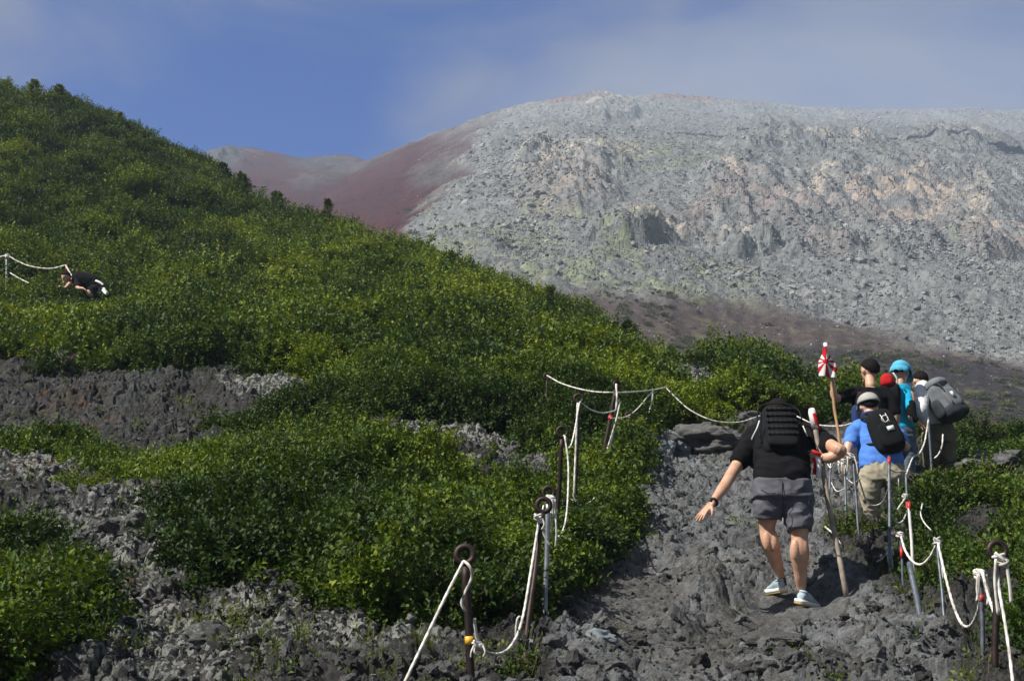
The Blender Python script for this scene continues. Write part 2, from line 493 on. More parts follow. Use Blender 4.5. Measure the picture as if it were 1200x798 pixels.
def ground_material():
    m, nt, out = new_mat('lava_rock')
    L = nt.links.new
    b = N(nt, 'ShaderNodeBsdfPrincipled', i_Roughness=.82); b.inputs['Specular IOR Level'].default_value = .35
    tc = N(nt, 'ShaderNodeTexCoord')
    at = N(nt, 'ShaderNodeVertexColor', layer_name='Col')
    la = N(nt, 'ShaderNodeAttribute', attribute_name='lichen')
    na = N(nt, 'ShaderNodeTexNoise', i_Scale=14, i_Detail=6, i_Roughness=.65); L(tc.outputs['Object'], na.inputs['Vector'])
    nb = N(nt, 'ShaderNodeTexNoise', i_Scale=70, i_Detail=4, i_Roughness=.7); L(tc.outputs['Object'], nb.inputs['Vector'])
    mr = N(nt, 'ShaderNodeMapRange'); mr.inputs['From Min'].default_value = .3; mr.inputs['From Max'].default_value = .7
    mr.inputs['To Min'].default_value = .5; mr.inputs['To Max'].default_value = 1.55; L(na.outputs['Fac'], mr.inputs['Value'])
    mr2 = N(nt, 'ShaderNodeMapRange'); mr2.inputs['From Min'].default_value = .3; mr2.inputs['From Max'].default_value = .7
    mr2.inputs['To Min'].default_value = .62; mr2.inputs['To Max'].default_value = 1.4; L(nb.outputs['Fac'], mr2.inputs['Value'])
    mu = N(nt, 'ShaderNodeMath', operation='MULTIPLY'); L(mr.outputs[0], mu.inputs[0]); L(mr2.outputs[0], mu.inputs[1])
    vm = N(nt, 'ShaderNodeVectorMath', operation='SCALE'); L(at.outputs['Color'], vm.inputs[0]); L(mu.outputs[0], vm.inputs['Scale'])
    # crusts of pale lichen and small pale stones
    vo = N(nt, 'ShaderNodeTexVoronoi', i_Scale=34); L(tc.outputs['Object'], vo.inputs['Vector'])
    nn = N(nt, 'ShaderNodeTexNoise', i_Scale=5, i_Detail=5); L(tc.outputs['Object'], nn.inputs['Vector'])
    s1 = N(nt, 'ShaderNodeSeparateColor'); L(vo.outputs['Color'], s1.inputs[0])
    a1 = N(nt, 'ShaderNodeMath', operation='ADD'); L(s1.outputs[0], a1.inputs[0]); L(nn.outputs['Fac'], a1.inputs[1])
    r1 = N(nt, 'ShaderNodeMapRange'); r1.inputs['From Min'].default_value = 1.10; r1.inputs['From Max'].default_value = 1.18; L(a1.outputs[0], r1.inputs['Value'])
    m1 = N(nt, 'ShaderNodeMath', operation='MULTIPLY'); L(r1.outputs[0], m1.inputs[0]); L(la.outputs['Fac'], m1.inputs[1])
    mx = N(nt, 'ShaderNodeMix', data_type='RGBA'); L(m1.outputs[0], mx.inputs[0]); L(vm.outputs[0], mx.inputs[6]); mx.inputs[7].default_value = (.38, .39, .36, 1)
    L(mx.outputs[2], b.inputs['Base Color'])
    bp = N(nt, 'ShaderNodeBump', i_Strength=1, i_Distance=.07); L(na.outputs['Fac'], bp.inputs['Height'])
    bp2 = N(nt, 'ShaderNodeBump', i_Strength=1, i_Distance=.022); L(nb.outputs['Fac'], bp2.inputs['Height']); L(bp.outputs['Normal'], bp2.inputs['Normal'])
    nc = N(nt, 'ShaderNodeTexNoise', i_Scale=230, i_Detail=3, i_Roughness=.7); L(tc.outputs['Object'], nc.inputs['Vector'])
    bp3 = N(nt, 'ShaderNodeBump', i_Strength=1, i_Distance=.008); L(nc.outputs['Fac'], bp3.inputs['Height']); L(bp2.outputs['Normal'], bp3.inputs['Normal'])
    L(bp3.outputs['Normal'], b.inputs['Normal']); L(b.outputs[0], out.inputs[0])
    return m
MAT_GROUND = ground_material()
g = link('ground', me, None, MAT_GROUND)
tag(g, 'rugged dark grey lava slope with the worn climbing trail', kind='structure')

# ------------------------------------------------------------------ the far mountain
SKY = [(-500,150),(0,170),(200,188),(235,183),(262,176),(292,174),(330,181),(360,186),(395,181),(415,184),(430,189),(450,179),(500,163),(545,148),(580,133),(620,122),(670,115),(700,114),(730,118),(760,116),(800,115),(850,120),(900,124),(940,127),(1000,128),(1100,129),(1200,133),(1400,142),(1700,150)]
BASE = [(-500,330),(0,330),(200,345),(335,375),(520,420),(600,450),(700,490),(800,520),(960,560),(1200,600),(1700,660)]
RDIST = [(-500,760),(250,760),(400,720),(440,640),(560,540),(700,500),(900,500),(1200,520),(1700,540)]
D0 = 108.0
def tab(t, x, w=0):
    g_ = np.linspace(-1400, 2600, 4001); y_ = np.interp(g_, [a for a, _ in t], [b for _, b in t])
    if w:
        kk = np.hanning(w); y_ = np.convolve(np.pad(y_, w, 'edge'), kk / kk.sum(), 'same')[w: w + 4001]
    return np.interp(x, g_, y_)
MNA, MNR = 1000, 760
maz = np.linspace(-.62, .62, MNA)
s = np.linspace(0, 1.12, MNR)
TA, SS = np.meshgrid(maz, s)
PXm = 600 + F * TA                      # column on the photograph (to first order)
skyv = np.interp(PXm[0], np.linspace(-900, 2100, 600), np.convolve(tab(SKY, np.linspace(-900, 2100, 600)), np.ones(3) / 3, 'same'))
def hz(py, px):                         # tangent of elevation for a pixel
    b = (399. - py) / F
    return (SP + b * CP) / (CP - b * SP)
pw_ = PXm + (fbm(TA * 9, SS * 3, 401, 3) * 120 + 70) * np.clip(1 - SS, 0, 1) ** .8
ZR = hz(tab(SKY, pw_, 15), PXm); Zb = hz(tab(BASE, PXm, 121), PXm)
DR = tab(RDIST, PXm, 161)
DD = D0 + (DR - D0) * np.minimum(SS, 1) + np.maximum(SS - 1, 0) * 900
# the column of a point depends a little on height: correct px for depth
zz = Zb * D0 + (ZR * DR - Zb * D0) * np.clip(SS, 0, 1) ** 1.12
zz = zz - np.maximum(SS - 1, 0) ** 1.3 * 260
XM = TA * (DD * CP + zz * SP); YM = DD
pxm, pym = proj(XM, YM, zz)
CR = ell_mask([(680,205,70,24),(670,235,60,26),(870,238,60,40),(1060,235,150,52),(950,250,90,30),(1160,295,60,22),(790,292,110,9),(720,130,30,12),(1130,175,60,14),(980,178,60,12),(640,200,40,20),(265,181,24,8),(900,170,60,20),(1080,300,60,12),(880,300,40,8),(980,305,50,10)])
cr = samp(CR, pxm + fbm(XM * .05, YM * .05, 5, 3) * 30, pym + fbm(XM * .05, YM * .05, 6, 3) * 16)
soft = poly_mask([[(-400,100),(230,160),(400,178),(440,178),(560,140),(600,128),(575,150),(545,178),(545,200),(500,235),(480,262),(485,300),(600,326),(700,340),(860,362),(1000,384),(1200,418),(1600,470),(1600,1200),(-400,1200)]], 4)
DARKS = poly_mask([[(560,392),(800,398),(960,402),(1200,432),(1600,470),(1600,1200),(500,1200)]], 3)
sf = samp(soft, pxm + fbm(XM * .04, YM * .04, 15, 4) * 40, pym + fbm(XM * .04, YM * .04, 16, 4) * 22)
fade = 1 - sstep(.97, 1.0, SS) * .55
n_big = fbm(XM * .012, YM * .012, 2, 4); ridge = 1 - np.abs(fbm(XM * .035, YM * .02, 12, 4)) * 2.6
dz = n_big * 5 * sstep(0, .2, SS) * fade
dz += ridge * 1.1 * (1 - sf * .85) * fade
fw1, fw2, cw = worley(XM * .11 + fbm(XM * .1, YM * .1, 7, 2), YM * .05, 9)
dz += cr * (np.sqrt(np.clip(1 - fw1 ** 2, 0, 1)) * 1.6 + cw * 1.2 + sstep(-.3, .4, fbm(XM * .16, YM * .04, 19, 4)) * 2.5) * fade * (1 - .8 * sstep(.86, .95, SS))
fw1, fw2, cw2 = worley(XM * .55, YM * .5, 29)
dz += (np.sqrt(np.clip(1 - (fw1 / .8) ** 2, 0, 1)) * cw2 * .6) * (1 - sf * .92) * (.6 + cr)
fw1, fw2, cw3 = worley(XM * .95, YM * .8, 39)
dz += (np.sqrt(np.clip(1 - (fw1 / .8) ** 2, 0, 1)) * cw3 * .5) * (1 - sf * .9)
dz += fbm(XM * .25, YM * .25, 49, 3) * .9 * (1 - sf * .5)
kn = samp(ell_mask([(262,182,30,12),(372,190,40,7)]), pxm, pym); dz += kn * (fbm(XM * .12, YM * .12, 59, 4) * 3)
ZM = zz + dz
vm_ = np.stack([XM, YM, ZM], -1).reshape(-1, 3)
ii = np.arange(MNA * MNR).reshape(MNR, MNA)
fm = np.stack([ii[:-1, :-1], ii[:-1, 1:], ii[1:, 1:], ii[1:, :-1]], -1).reshape(-1, 4)
mm = mesh_np('mountain', vm_, fm)
a1 = fbm(XM * .03, YM * .03, 101, 5); a2 = fbm(XM * .15, YM * .12, 102, 4); a3 = fbm(XM * .6, YM * .5, 103, 3)
grey = np.array([.178, .184, .184]); tan = np.array([.38, .335, .27]); pink = np.array([.255, .19, .17]); red = np.array([.046, .010, .008]); brown = np.array([.074, .056, .051]); darks = np.array([.029, .025, .028]); green = np.array([.15, .175, .07])
stk = fbm(TA * 160, SS * 9, 111, 4)
c = grey * (1 + a2[..., None] * .4 + a3[..., None] * .4 + stk[..., None] * .25) * np.ones(XM.shape + (1,))
def blend(c, colr, k, amp=.25): 
    k = np.clip(k, 0, 1)[..., None]
    return c * (1 - k) + colr * (1 + a2[..., None] * amp + a3[..., None] * amp * 1.8 + stk[..., None] * .45) * k
GRN = ell_mask([(560,300,90,50),(700,320,120,30),(640,270,60,40),(800,330,120,26),(770,190,80,25),(1050,215,30,14),(1060,260,22,16),(1070,290,20,10),(1120,300,40,10),(480,300,50,30)])
c = blend(c, green, samp(GRN, pxm + a1 * 60, pym + a1 * 40) * sstep(-.1, .25, a2 + a3 * .5) * .5)
TAN = ell_mask([(700,190,70,18),(800,292,110,8),(520,192,26,10),(720,130,26,10),(880,300,45,8),(1000,235,60,20),(1100,245,80,28),(860,220,20,12),(990,178,50,8),(1120,172,40,8),(1150,285,50,10),(660,210,50,18)])
c = blend(c, tan, samp(TAN, pxm + a2 * 30, pym + a2 * 14) * sstep(-.15, .25, a2) * .7)
PNK = ell_mask([(665,238,62,24),(800,265,60,14),(880,250,50,30),(1060,250,90,34),(1175,300,50,20),(940,262,50,20),(985,300,50,14)])
c = blend(c, pink, samp(PNK, pxm + a2 * 40, pym + a2 * 24) * sstep(-.3, .25, a2) * .5)
c = blend(c, brown, sf * sstep(480, 640, pxm + a1 * 90))
c = blend(c, red, sf * (1 - sstep(480, 640, pxm + a1 * 90)))
REDTOP = ell_mask([(665,117,40,6),(840,120,90,6)])
c = blend(c, np.array([.2, .11, .1]), samp(REDTOP, pxm, pym) * .9)
GRS = poly_mask([[(400,192),(470,178),(420,205),(350,222),(330,215)], [(236,180),(285,176),(275,190),(250,205)], [(545,178),(520,215),(470,215),(500,195)]], 2)
c = blend(c, np.array([.05, .05, .052]), kn * .85)
c = blend(c, grey * .45, samp(GRS, pxm + a2 * 30, pym + a2 * 10) * .6)
dk = samp(DARKS, pxm + a1 * 50, pym + a1 * 22)
c = blend(c, darks, dk * .92)
c = blend(c, np.array([.11, .12, .04]), sf * sstep(.28, .45, a3 + a2 * .8) * sstep(330, 380, pym) * sstep(560, 700, pxm) * .4)
cc = np.ones((len(vm_), 4), np.float32); cc[:, :3] = np.clip(c, .01, .8).reshape(-1, 3)
ca = mm.color_attributes.new('Col', 'FLOAT_COLOR', 'POINT'); ca.data.foreach_set('color', cc.ravel())
smooth(mm, False)
def mountain_material():
    m, nt, out = new_mat('scree')
    L = nt.links.new
    b = N(nt, 'ShaderNodeBsdfPrincipled', i_Roughness=.95); b.inputs['Specular IOR Level'].default_value = .1
    tc = N(nt, 'ShaderNodeTexCoord'); at = N(nt, 'ShaderNodeVertexColor', layer_name='Col')
    na = N(nt, 'ShaderNodeTexNoise', i_Scale=.9, i_Detail=6, i_Roughness=.75); L(tc.outputs['Object'], na.inputs['Vector'])
    mr = N(nt, 'ShaderNodeMapRange'); mr.inputs['From Min'].default_value = .3; mr.inputs['From Max'].default_value = .7
    mr.inputs['To Min'].default_value = .55; mr.inputs['To Max'].default_value = 1.45; L(na.outputs['Fac'], mr.inputs['Value'])
    vm = N(nt, 'ShaderNodeVectorMath', operation='SCALE'); L(at.outputs['Color'], vm.inputs[0]); L(mr.outputs[0], vm.inputs['Scale'])
    L(vm.outputs[0], b.inputs['Base Color'])
    bp = N(nt, 'ShaderNodeBump', i_Strength=.7, i_Distance=.5); L(na.outputs['Fac'], bp.inputs['Height']); L(bp.outputs['Normal'], b.inputs['Normal'])
    L(b.outputs[0], out.inputs[0])
    return m
MAT_SCREE = mountain_material()
mo_ = link('mountain', mm, None, MAT_SCREE)
tag(mo_, 'broad volcano flank of grey rubble and red scree under thin mist', kind='structure')

# ------------------------------------------------------------------ rocks
def rock_mesh(name, seed, sub=2, flat=.75, cuts=7, amp=.18):
    r = random.Random(seed)
    bm = bmesh.new(); bmesh.ops.create_icosphere(bm, subdivisions=sub, radius=.5)
    planes = []
    for _ in range(cuts):
        n = Vector((r.gauss(0, 1), r.gauss(0, 1), r.gauss(0, 1))).normalized(); planes.append((n, r.uniform(.26, .42)))
    off = Vector((r.uniform(0, 50), r.uniform(0, 50), r.uniform(0, 50)))
    for v_ in bm.verts:
        p = v_.co.copy()
        for n, d in planes:
            k = p.dot(n)
            if k > d: p -= n * (k - d) * .92
        p += p.normalized() * (mnoise.fractal(p * 3 + off, 1, 2, 4) * amp * .5)
        v_.co = Vector((p.x, p.y * r.uniform(.98, 1.02), p.z * flat))
    me = bpy.data.meshes.new(name); bm.to_mesh(me); bm.free()
    return me

def rock_mat(name, c1, c2, scale=3., bump=.5, rnd=True, lich=None, bdist=.02):
    m, nt, out = new_mat(name); L = nt.links.new
    b = N(nt, 'ShaderNodeBsdfPrincipled', i_Roughness=.85); b.inputs['Specular IOR Level'].default_value = .25
    tc = N(nt, 'ShaderNodeTexCoord')
    no = N(nt, 'ShaderNodeTexNoise', i_Scale=scale, i_Detail=7, i_Roughness=.7); L(tc.outputs['Object'], no.inputs['Vector'])
    oi = N(nt, 'ShaderNodeObjectInfo')
    cr_ = N(nt, 'ShaderNodeValToRGB'); cr_.color_ramp.elements[0].color = (*c1, 1); cr_.color_ramp.elements[1].color = (*c2, 1)
    cr_.color_ramp.elements[0].position = .15; cr_.color_ramp.elements[1].position = .9
    ad = N(nt, 'ShaderNodeMath', operation='MULTIPLY_ADD'); L(no.outputs['Fac'], ad.inputs[0]); ad.inputs[1].default_value = .9
    sb = N(nt, 'ShaderNodeMath', operation='MULTIPLY_ADD'); L(oi.outputs['Random'], sb.inputs[0]); sb.inputs[1].default_value = .7 if rnd else 0; sb.inputs[2].default_value = -.3 if rnd else 0
    L(sb.outputs[0], ad.inputs[2]); L(ad.outputs[0], cr_.inputs['Fac'])
    src = cr_.outputs['Color']
    if lich:
        n2 = N(nt, 'ShaderNodeTexNoise', i_Scale=scale * 2.2, i_Detail=6, i_Roughness=.7); L(tc.outputs['Object'], n2.inputs['Vector'])
        r2 = N(nt, 'ShaderNodeMapRange'); r2.inputs['From Min'].default_value = .56; r2.inputs['From Max'].default_value = .64; L(n2.outputs['Fac'], r2.inputs['Value'])
        mx = N(nt, 'ShaderNodeMix', data_type='RGBA'); L(r2.outputs[0], mx.inputs[0]); L(src, mx.inputs[6]); mx.inputs[7].default_value = (*lich, 1); src = mx.outputs[2]
    L(src, b.inputs['Base Color'])
    bp = N(nt, 'ShaderNodeBump', i_Strength=bump, i_Distance=bdist); L(no.outputs['Fac'], bp.inputs['Height']); L(bp.outputs['Normal'], b.inputs['Normal'])
    L(b.outputs[0], out.inputs[0]); return m

MAT_FAR_ROCK = rock_mat('far_boulder', (.085, .087, .09), (.345, .345, .335), 2.0, .4, bdist=.1)
far_p = [proto('boulder_shape', rock_mesh('boulder_shape', 200 + i, 2, random.uniform(.65, .95), 13, .1), MAT_FAR_ROCK) for i in range(6)]
def rand_rot(n): return np.stack([rng.uniform(-.5, .5, n), rng.uniform(-.5, .5, n), rng.uniform(0, 6.28, n)], -1)
nt_ = 330000
# sample sheet cells so that density per picture area is even
ci = rng.integers(2, MNA - 2, nt_); si = (rng.uniform(0, 1, nt_) ** 1.0 * (MNR / 1.12 - 6)).astype(int) + 2
xr = XM[si, ci]; yr = YM[si, ci]; zr = ZM[si, ci]; pr, qr = pxm[si, ci], pym[si, ci]
sfr = sf[si, ci]; dkr = dk[si, ci]
inx = (pr > -120) & (pr < 1320) & (qr < 520)
keep = inx & (rng.uniform(0, 1, nt_) < (.12 + .88 * sstep(430, 520, pr))) & (rng.uniform(0, 1, nt_) < (1 - sfr) * (.14 + .86 * sstep(-.18, .22, a1[si, ci] + a2[si, ci] * .6)) + sfr * (.06 + .09 * (1 - dkr)))
sz = .25 * (rng.pareto(3.0, nt_) + 1); sz = np.minimum(sz, 1.35) * (1 + .0 * sfr)
sz *= np.where(sfr > .5, .55, 1.0) * (.65 + .6 * (yr / 500)) * (.85 + .5 * samp(ell_mask([(620,230,90,70),(1000,330,200,60)]), pr, qr))
P_ = np.stack([xr, yr, zr + sz * .12], -1)[keep]
n_ = keep.sum()
sc_ = sz[keep][:, None] * rng.uniform(.7, 1.3, (n_, 3))
scatter('scree_boulders', P_, rand_rot(n_) * np.array([1.5, 1.5, 1]), sc_, rng.integers(0, 6, n_), far_p, 'pale grey boulders and rubble covering the far mountain side')
# ------------------------------------------------------------------ foliage
def leaf_mat(name, c1, c2, c3, trans=.2, rough=.55, patch=True):
    m, nt, out = new_mat(name); L = nt.links.new
    b = N(nt, 'ShaderNodeBsdfPrincipled', i_Roughness=rough); b.inputs['Specular IOR Level'].default_value = .22
    t = N(nt, 'ShaderNodeBsdfTranslucent')
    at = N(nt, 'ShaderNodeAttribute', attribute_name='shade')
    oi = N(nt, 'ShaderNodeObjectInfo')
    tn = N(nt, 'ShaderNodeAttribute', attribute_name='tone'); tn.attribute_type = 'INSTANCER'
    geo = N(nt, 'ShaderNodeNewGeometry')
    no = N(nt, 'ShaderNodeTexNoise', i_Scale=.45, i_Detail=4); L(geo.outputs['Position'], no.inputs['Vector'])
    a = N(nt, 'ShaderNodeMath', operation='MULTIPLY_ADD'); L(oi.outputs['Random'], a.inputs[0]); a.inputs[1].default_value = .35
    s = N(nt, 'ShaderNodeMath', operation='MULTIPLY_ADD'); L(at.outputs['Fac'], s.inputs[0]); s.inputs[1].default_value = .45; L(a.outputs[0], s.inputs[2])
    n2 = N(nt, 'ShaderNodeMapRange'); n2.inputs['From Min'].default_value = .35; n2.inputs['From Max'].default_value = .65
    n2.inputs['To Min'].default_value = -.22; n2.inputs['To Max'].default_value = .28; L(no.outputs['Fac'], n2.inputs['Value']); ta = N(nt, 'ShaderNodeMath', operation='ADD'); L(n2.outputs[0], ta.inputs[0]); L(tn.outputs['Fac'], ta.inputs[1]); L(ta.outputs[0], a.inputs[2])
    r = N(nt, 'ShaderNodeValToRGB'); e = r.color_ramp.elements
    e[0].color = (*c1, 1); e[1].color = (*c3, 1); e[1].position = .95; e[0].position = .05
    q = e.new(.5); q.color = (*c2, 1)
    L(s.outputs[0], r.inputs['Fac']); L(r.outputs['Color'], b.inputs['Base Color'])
    hs = N(nt, 'ShaderNodeHueSaturation'); hs.inputs['Hue'].default_value = .485; hs.inputs['Saturation'].default_value = 1.15; hs.inputs['Value'].default_value = 1.5
    L(r.outputs['Color'], hs.inputs['Color']); L(hs.outputs[0], t.inputs['Color'])
    mx = N(nt, 'ShaderNodeMixShader'); mx.inputs[0].default_value = trans
    L(b.outputs[0], mx.inputs[1]); L(t.outputs[0], mx.inputs[2]); L(mx.outputs[0], out.inputs[0])
    return m

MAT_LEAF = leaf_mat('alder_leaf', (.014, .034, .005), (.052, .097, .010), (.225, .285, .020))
MAT_LEAF2 = leaf_mat('hill_leaf', (.013, .032, .005), (.051, .094, .011), (.21, .262, .024))
MAT_NEEDLE = leaf_mat('conifer_needles', (.02, .04, .012), (.06, .095, .02), (.17, .20, .04), .15, .5)
MAT_STEM = simple('shrub_stem', (.10, .065, .04), .8, var=.4)
MAT_GRASS = leaf_mat('grass_blade', (.05, .08, .015), (.10, .13, .03), (.26, .23, .10), .3, .5)
MAT_FERN = leaf_mat('yellow_green_leaf', (.05, .09, .012), (.10, .15, .02), (.22, .24, .04), .3, .45)

def leaf_geo(V, Fc, S, MI, pos, d, n, L_, W, sh, mi=0):
    """one folded leaf: 6 points, 4 faces as quads"""
    d = d.normalized(); n = (n - d * n.dot(d)).normalized(); w = d.cross(n)
    o = len(V)
    dr = n * (-.18 * L_)
    V += [pos, pos + d * L_ * .45 + w * W * .5 + n * W * .16, pos + d * L_ * .45, pos + d * L_ * .45 - w * W * .5 + n * W * .16,
          pos + d * L_ + dr * .6]
    Fc += [(o, o + 1, o + 2), (o, o + 2, o + 3), (o + 1, o + 4, o + 2), (o + 2, o + 4, o + 3)]
    S += [sh] * 5; MI += [mi] * 4

def finish_leaf_mesh(name, V, Fc, S, MI):
    me = bpy.data.meshes.new(name); me.from_pydata(V, [], Fc)
    a = me.attributes.new('shade', 'FLOAT', 'POINT'); a.data.foreach_set('value', np.array(S, np.float32))
    me.polygons.foreach_set('material_index', MI); me.update()
    return me

def sprig_clump(name, seed, R=.5, stems=15, per=11, leaf=.06, up=.75, wid=.55, hgt=.45):
    """a tuft of leafy shoots about 2R wide; leaves face the light"""
    r = random.Random(seed); V = []; Fc = []; S = []; MI = []
    for _ in range(stems):
        a = r.uniform(0, 6.283); q = math.sqrt(r.random()) * R
        base = Vector((math.cos(a) * q * .55, math.sin(a) * q * .55, r.uniform(-.12, .02)))
        tip = Vector((math.cos(a) * q * 1.15, math.sin(a) * q * 1.15, hgt * r.uniform(.35, 1.0) * (1 - .35 * (q / R) ** 2)))
        tip += Vector((r.gauss(0, .04), r.gauss(0, .04), 0))
        shs = r.random()
        d = tip - base
        # stem as thin three sided sliver
        o = len(V); w = d.cross(Vector((0, 0, 1))).normalized() * .004 if d.cross(Vector((0, 0, 1))).length > 1e-4 else Vector((.004, 0, 0))
        V += [base - w, base + w, tip]; Fc += [(o, o + 1, o + 2)]; S += [shs] * 3; MI += [1]
        for k in range(per):
            t = .28 + .72 * (k + r.random() * .5) / per
            p = base.lerp(tip, min(t, 1)); p.z -= .03 * math.sin(t * 3)
            ang = k * 2.4 + r.uniform(-.5, .5)
            side = d.orthogonal().normalized(); side.rotate(Matrix.Rotation(ang, 3, d.normalized()))
            dd = (d.normalized() * (up * .6 + .5 * (k / per)) + side * .9 + Vector((0, 0, .15)))
            nn = Vector((r.gauss(-.15, .4), r.gauss(-.1, .4), 1.0))
            l = leaf * r.uniform(.6, 1.15) * (1.05 - .35 * (k / per))
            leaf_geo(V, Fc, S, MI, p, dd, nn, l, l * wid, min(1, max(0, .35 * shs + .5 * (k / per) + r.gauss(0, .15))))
    return finish_leaf_mesh(name, V, Fc, S, MI)

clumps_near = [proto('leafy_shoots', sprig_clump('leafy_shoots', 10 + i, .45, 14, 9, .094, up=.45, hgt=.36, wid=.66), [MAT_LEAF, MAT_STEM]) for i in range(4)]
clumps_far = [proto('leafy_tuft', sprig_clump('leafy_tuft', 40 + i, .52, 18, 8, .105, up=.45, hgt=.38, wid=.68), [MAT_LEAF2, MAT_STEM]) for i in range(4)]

# ---- canopy height over the slope
M_high = (1 - .6 * ell_mask([(870,476,150,22),(60,660,130,60),(200,580,140,40),(150,535,230,32),(640,600,90,30),(240,480,120,30),(540,598,130,26),(620,610,60,30)])) * (1 - .75 * ell_mask([(1130,690,150,80),(1010,640,60,40),(1130,560,140,70)])) * (1 - .62 * ell_mask([(50,376,130,30)])) * (1 - .7 * ell_mask([(690,590,55,60)]))
def canopy(x, y, px, py, rm):
    cover = 1 - sstep(.22, .62, rm)
    w = .35 + .75 * sstep(16, 45, y)                                  # bushes near are low, up the hill taller
    far_ = sstep(20, 40, y)
    f1, f2, c = worley(x * .82 + fbm(x * .6, y * .6, 7, 2) * .6, y * .66, 61)
    da = np.sqrt(np.clip(1 - (f1 / .72) ** 2, 0, 1)) * (.35 + .9 * c)
    f1, f2, c = worley(x * .34 + fbm(x * .3, y * .3, 27, 2) * .7, y * .22, 63)
    db = np.sqrt(np.clip(1 - (f1 / .85) ** 2, 0, 1)) * (.3 + 1.0 * c) * 1.25
    f1, f2, c = worley(x * 1.9 + fbm(x * 2, y * 2, 17, 2) * .2, y * 1.6, 62)
    d2 = np.sqrt(np.clip(1 - (f1 / .85) ** 2, 0, 1)) * (.2 + .9 * c)
    dome = da * (1 - far_) + (da * .6 + db * .8) * far_
    h = (dome * .85 + d2 * .45 - .06) * (.66 + .44 * sstep(14, 50, y))
    gate = .06 + .94 * sstep(.10, .50, h / ((.6 + .4 * far_) * np.maximum(samp(M_high, px, py), .05)))
    h = np.maximum(h, .02) * samp(M_high, px, py)
    return h * (cover ** .7), cover * gate

def place_cover(name, n, y0, y1, protos, size, label, xlim=33, thr=.1, zoff=0):
    u = rng.uniform(0, 1, n); y = np.sqrt(y0 ** 2 + u * (y1 ** 2 - y0 ** 2)); a = rng.uniform(-math.radians(xlim), math.radians(xlim), n)
    x = np.tan(a) * y
    z0 = base_z(x, y); h, rm, px, py = relief(x, y, z0)
    ch, cov = canopy(x, y, px, py, rm)
    k = (cov > .04) & (rng.uniform(0, 1, n) < cov) & (px > -260) & (px < 1460)
    # the far side of the brow cannot be seen: keep a margin only
    x, y, z0, h, ch, cov, px, py = [q[k] for q in (x, y, z0, h, ch, cov, px, py)]
    n = len(x)
    e = .12
    def top(xx, yy):
        zz_ = base_z(xx, yy); pxx, pyy = proj(xx, yy, zz_); rmm = samp(M_rock, pxx, pyy)
        hh, _ = canopy(xx, yy, pxx, pyy, rmm); return zz_ + hh
    t0 = top(x, y); gx = (top(x + e, y) - t0) / e; gy = (top(x, y + e) - t0) / e
    gx = np.clip(gx, -1.4, 1.4); gy = np.clip(gy, -1.4, 1.4)
    lay = rng.uniform(0, 1, n) ** .4
    zc = z0 + h * .5 + ch * lay - size * .30 + zoff
    # tilt the shoots outwards with the canopy
    rx = np.arctan(-gy * .0 + gy * .55) ; ry = -np.arctan(gx * .55)
    rot = np.stack([rx + rng.normal(0, .14, n), ry + rng.normal(0, .14, n), rng.uniform(0, 6.283, n)], -1)
    # rotation order XYZ: spin first would be lost, so bake the spin as z last
    s_ = size * (rng.uniform(.65, 1.25, n))[:, None] * np.array([1, 1, 1.0]) * (.8 + .35 * cov[:, None])
    s_ = s_ * np.stack([np.ones(n), np.ones(n), rng.uniform(.8, 1.3, n)], -1)
    t1, t2, tc_ = worley(x * .82 + fbm(x * .6, y * .6, 7, 2) * .6, y * .66, 61); u1, u2, uc = worley(x * .34 + fbm(x * .3, y * .3, 27, 2) * .7, y * .22, 63)
    tone = (tc_ - .5) * .34 + (uc - .5) * .30 * sstep(16, 30, y)
    return scatter(name, np.stack([x, y, zc], -1), rot, s_, rng.integers(0, len(protos), n), protos, label, tone=tone)

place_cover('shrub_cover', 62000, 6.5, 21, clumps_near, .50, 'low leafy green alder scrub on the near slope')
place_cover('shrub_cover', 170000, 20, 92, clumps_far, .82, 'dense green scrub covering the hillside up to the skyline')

# small moss cushions and sprigs between the rocks
def place_small(name, n, label, protos, s0, s1, dens, y0=6.3, y1=21, zo=0.):
    u = rng.uniform(0, 1, n); y = y0 * (y1 / y0) ** u; a = rng.uniform(-.5, .5, n); x = np.tan(a) * y
    z0 = base_z(x, y); h, rm, px, py = relief(x, y, z0)
    k = rng.uniform(0, 1, n) < dens(x, y, px, py, rm)
    x, y, z = x[k], y[k], (z0 + h)[k]; n = len(x)
    sc = rng.uniform(s0, s1, n)
    return scatter(name, np.stack([x, y, z + zo * sc], -1), rand_rot(n) * np.array([.5, .5, 1]), sc[:, None] * rng.uniform(.8, 1.2, (n, 3)), rng.integers(0, len(protos), n), protos, label)

def grass_tuft(name, seed, n=26, h=.22, R=.05):
    r = random.Random(seed); V = []; Fc = []; S = []; MI = []
    for _ in range(n):
        a = r.uniform(0, 6.283); b = Vector((math.cos(a), math.sin(a), 0)) * r.uniform(0, R)
        out = Vector((math.cos(a), math.sin(a), 0)) * r.uniform(.02, .5) * h; hh = h * r.uniform(.5, 1)
        w = Vector((-math.sin(a), math.cos(a), 0)) * .0035
        o = len(V); m_ = b + out * .35 + Vector((0, 0, hh * .65)); t = b + out + Vector((0, 0, hh))
        V += [b - w, b + w, m_ + w * .8, m_ - w * .8, t]; Fc += [(o, o + 1, o + 2, o + 3), (o + 3, o + 2, o + 4)]; S += [r.random()] * 5; MI += [0, 0]
    return finish_leaf_mesh(name, V, Fc, S, MI)
grass_p = [proto('grass_shape', grass_tuft('grass_shape', 70 + i), MAT_GRASS) for i in range(3)]
sprig_p = [proto('sprig_shape', sprig_clump('sprig_shape', 80 + i, .16, 7, 7, .038, hgt=.16), [MAT_FERN, MAT_STEM]) for i in range(3)]
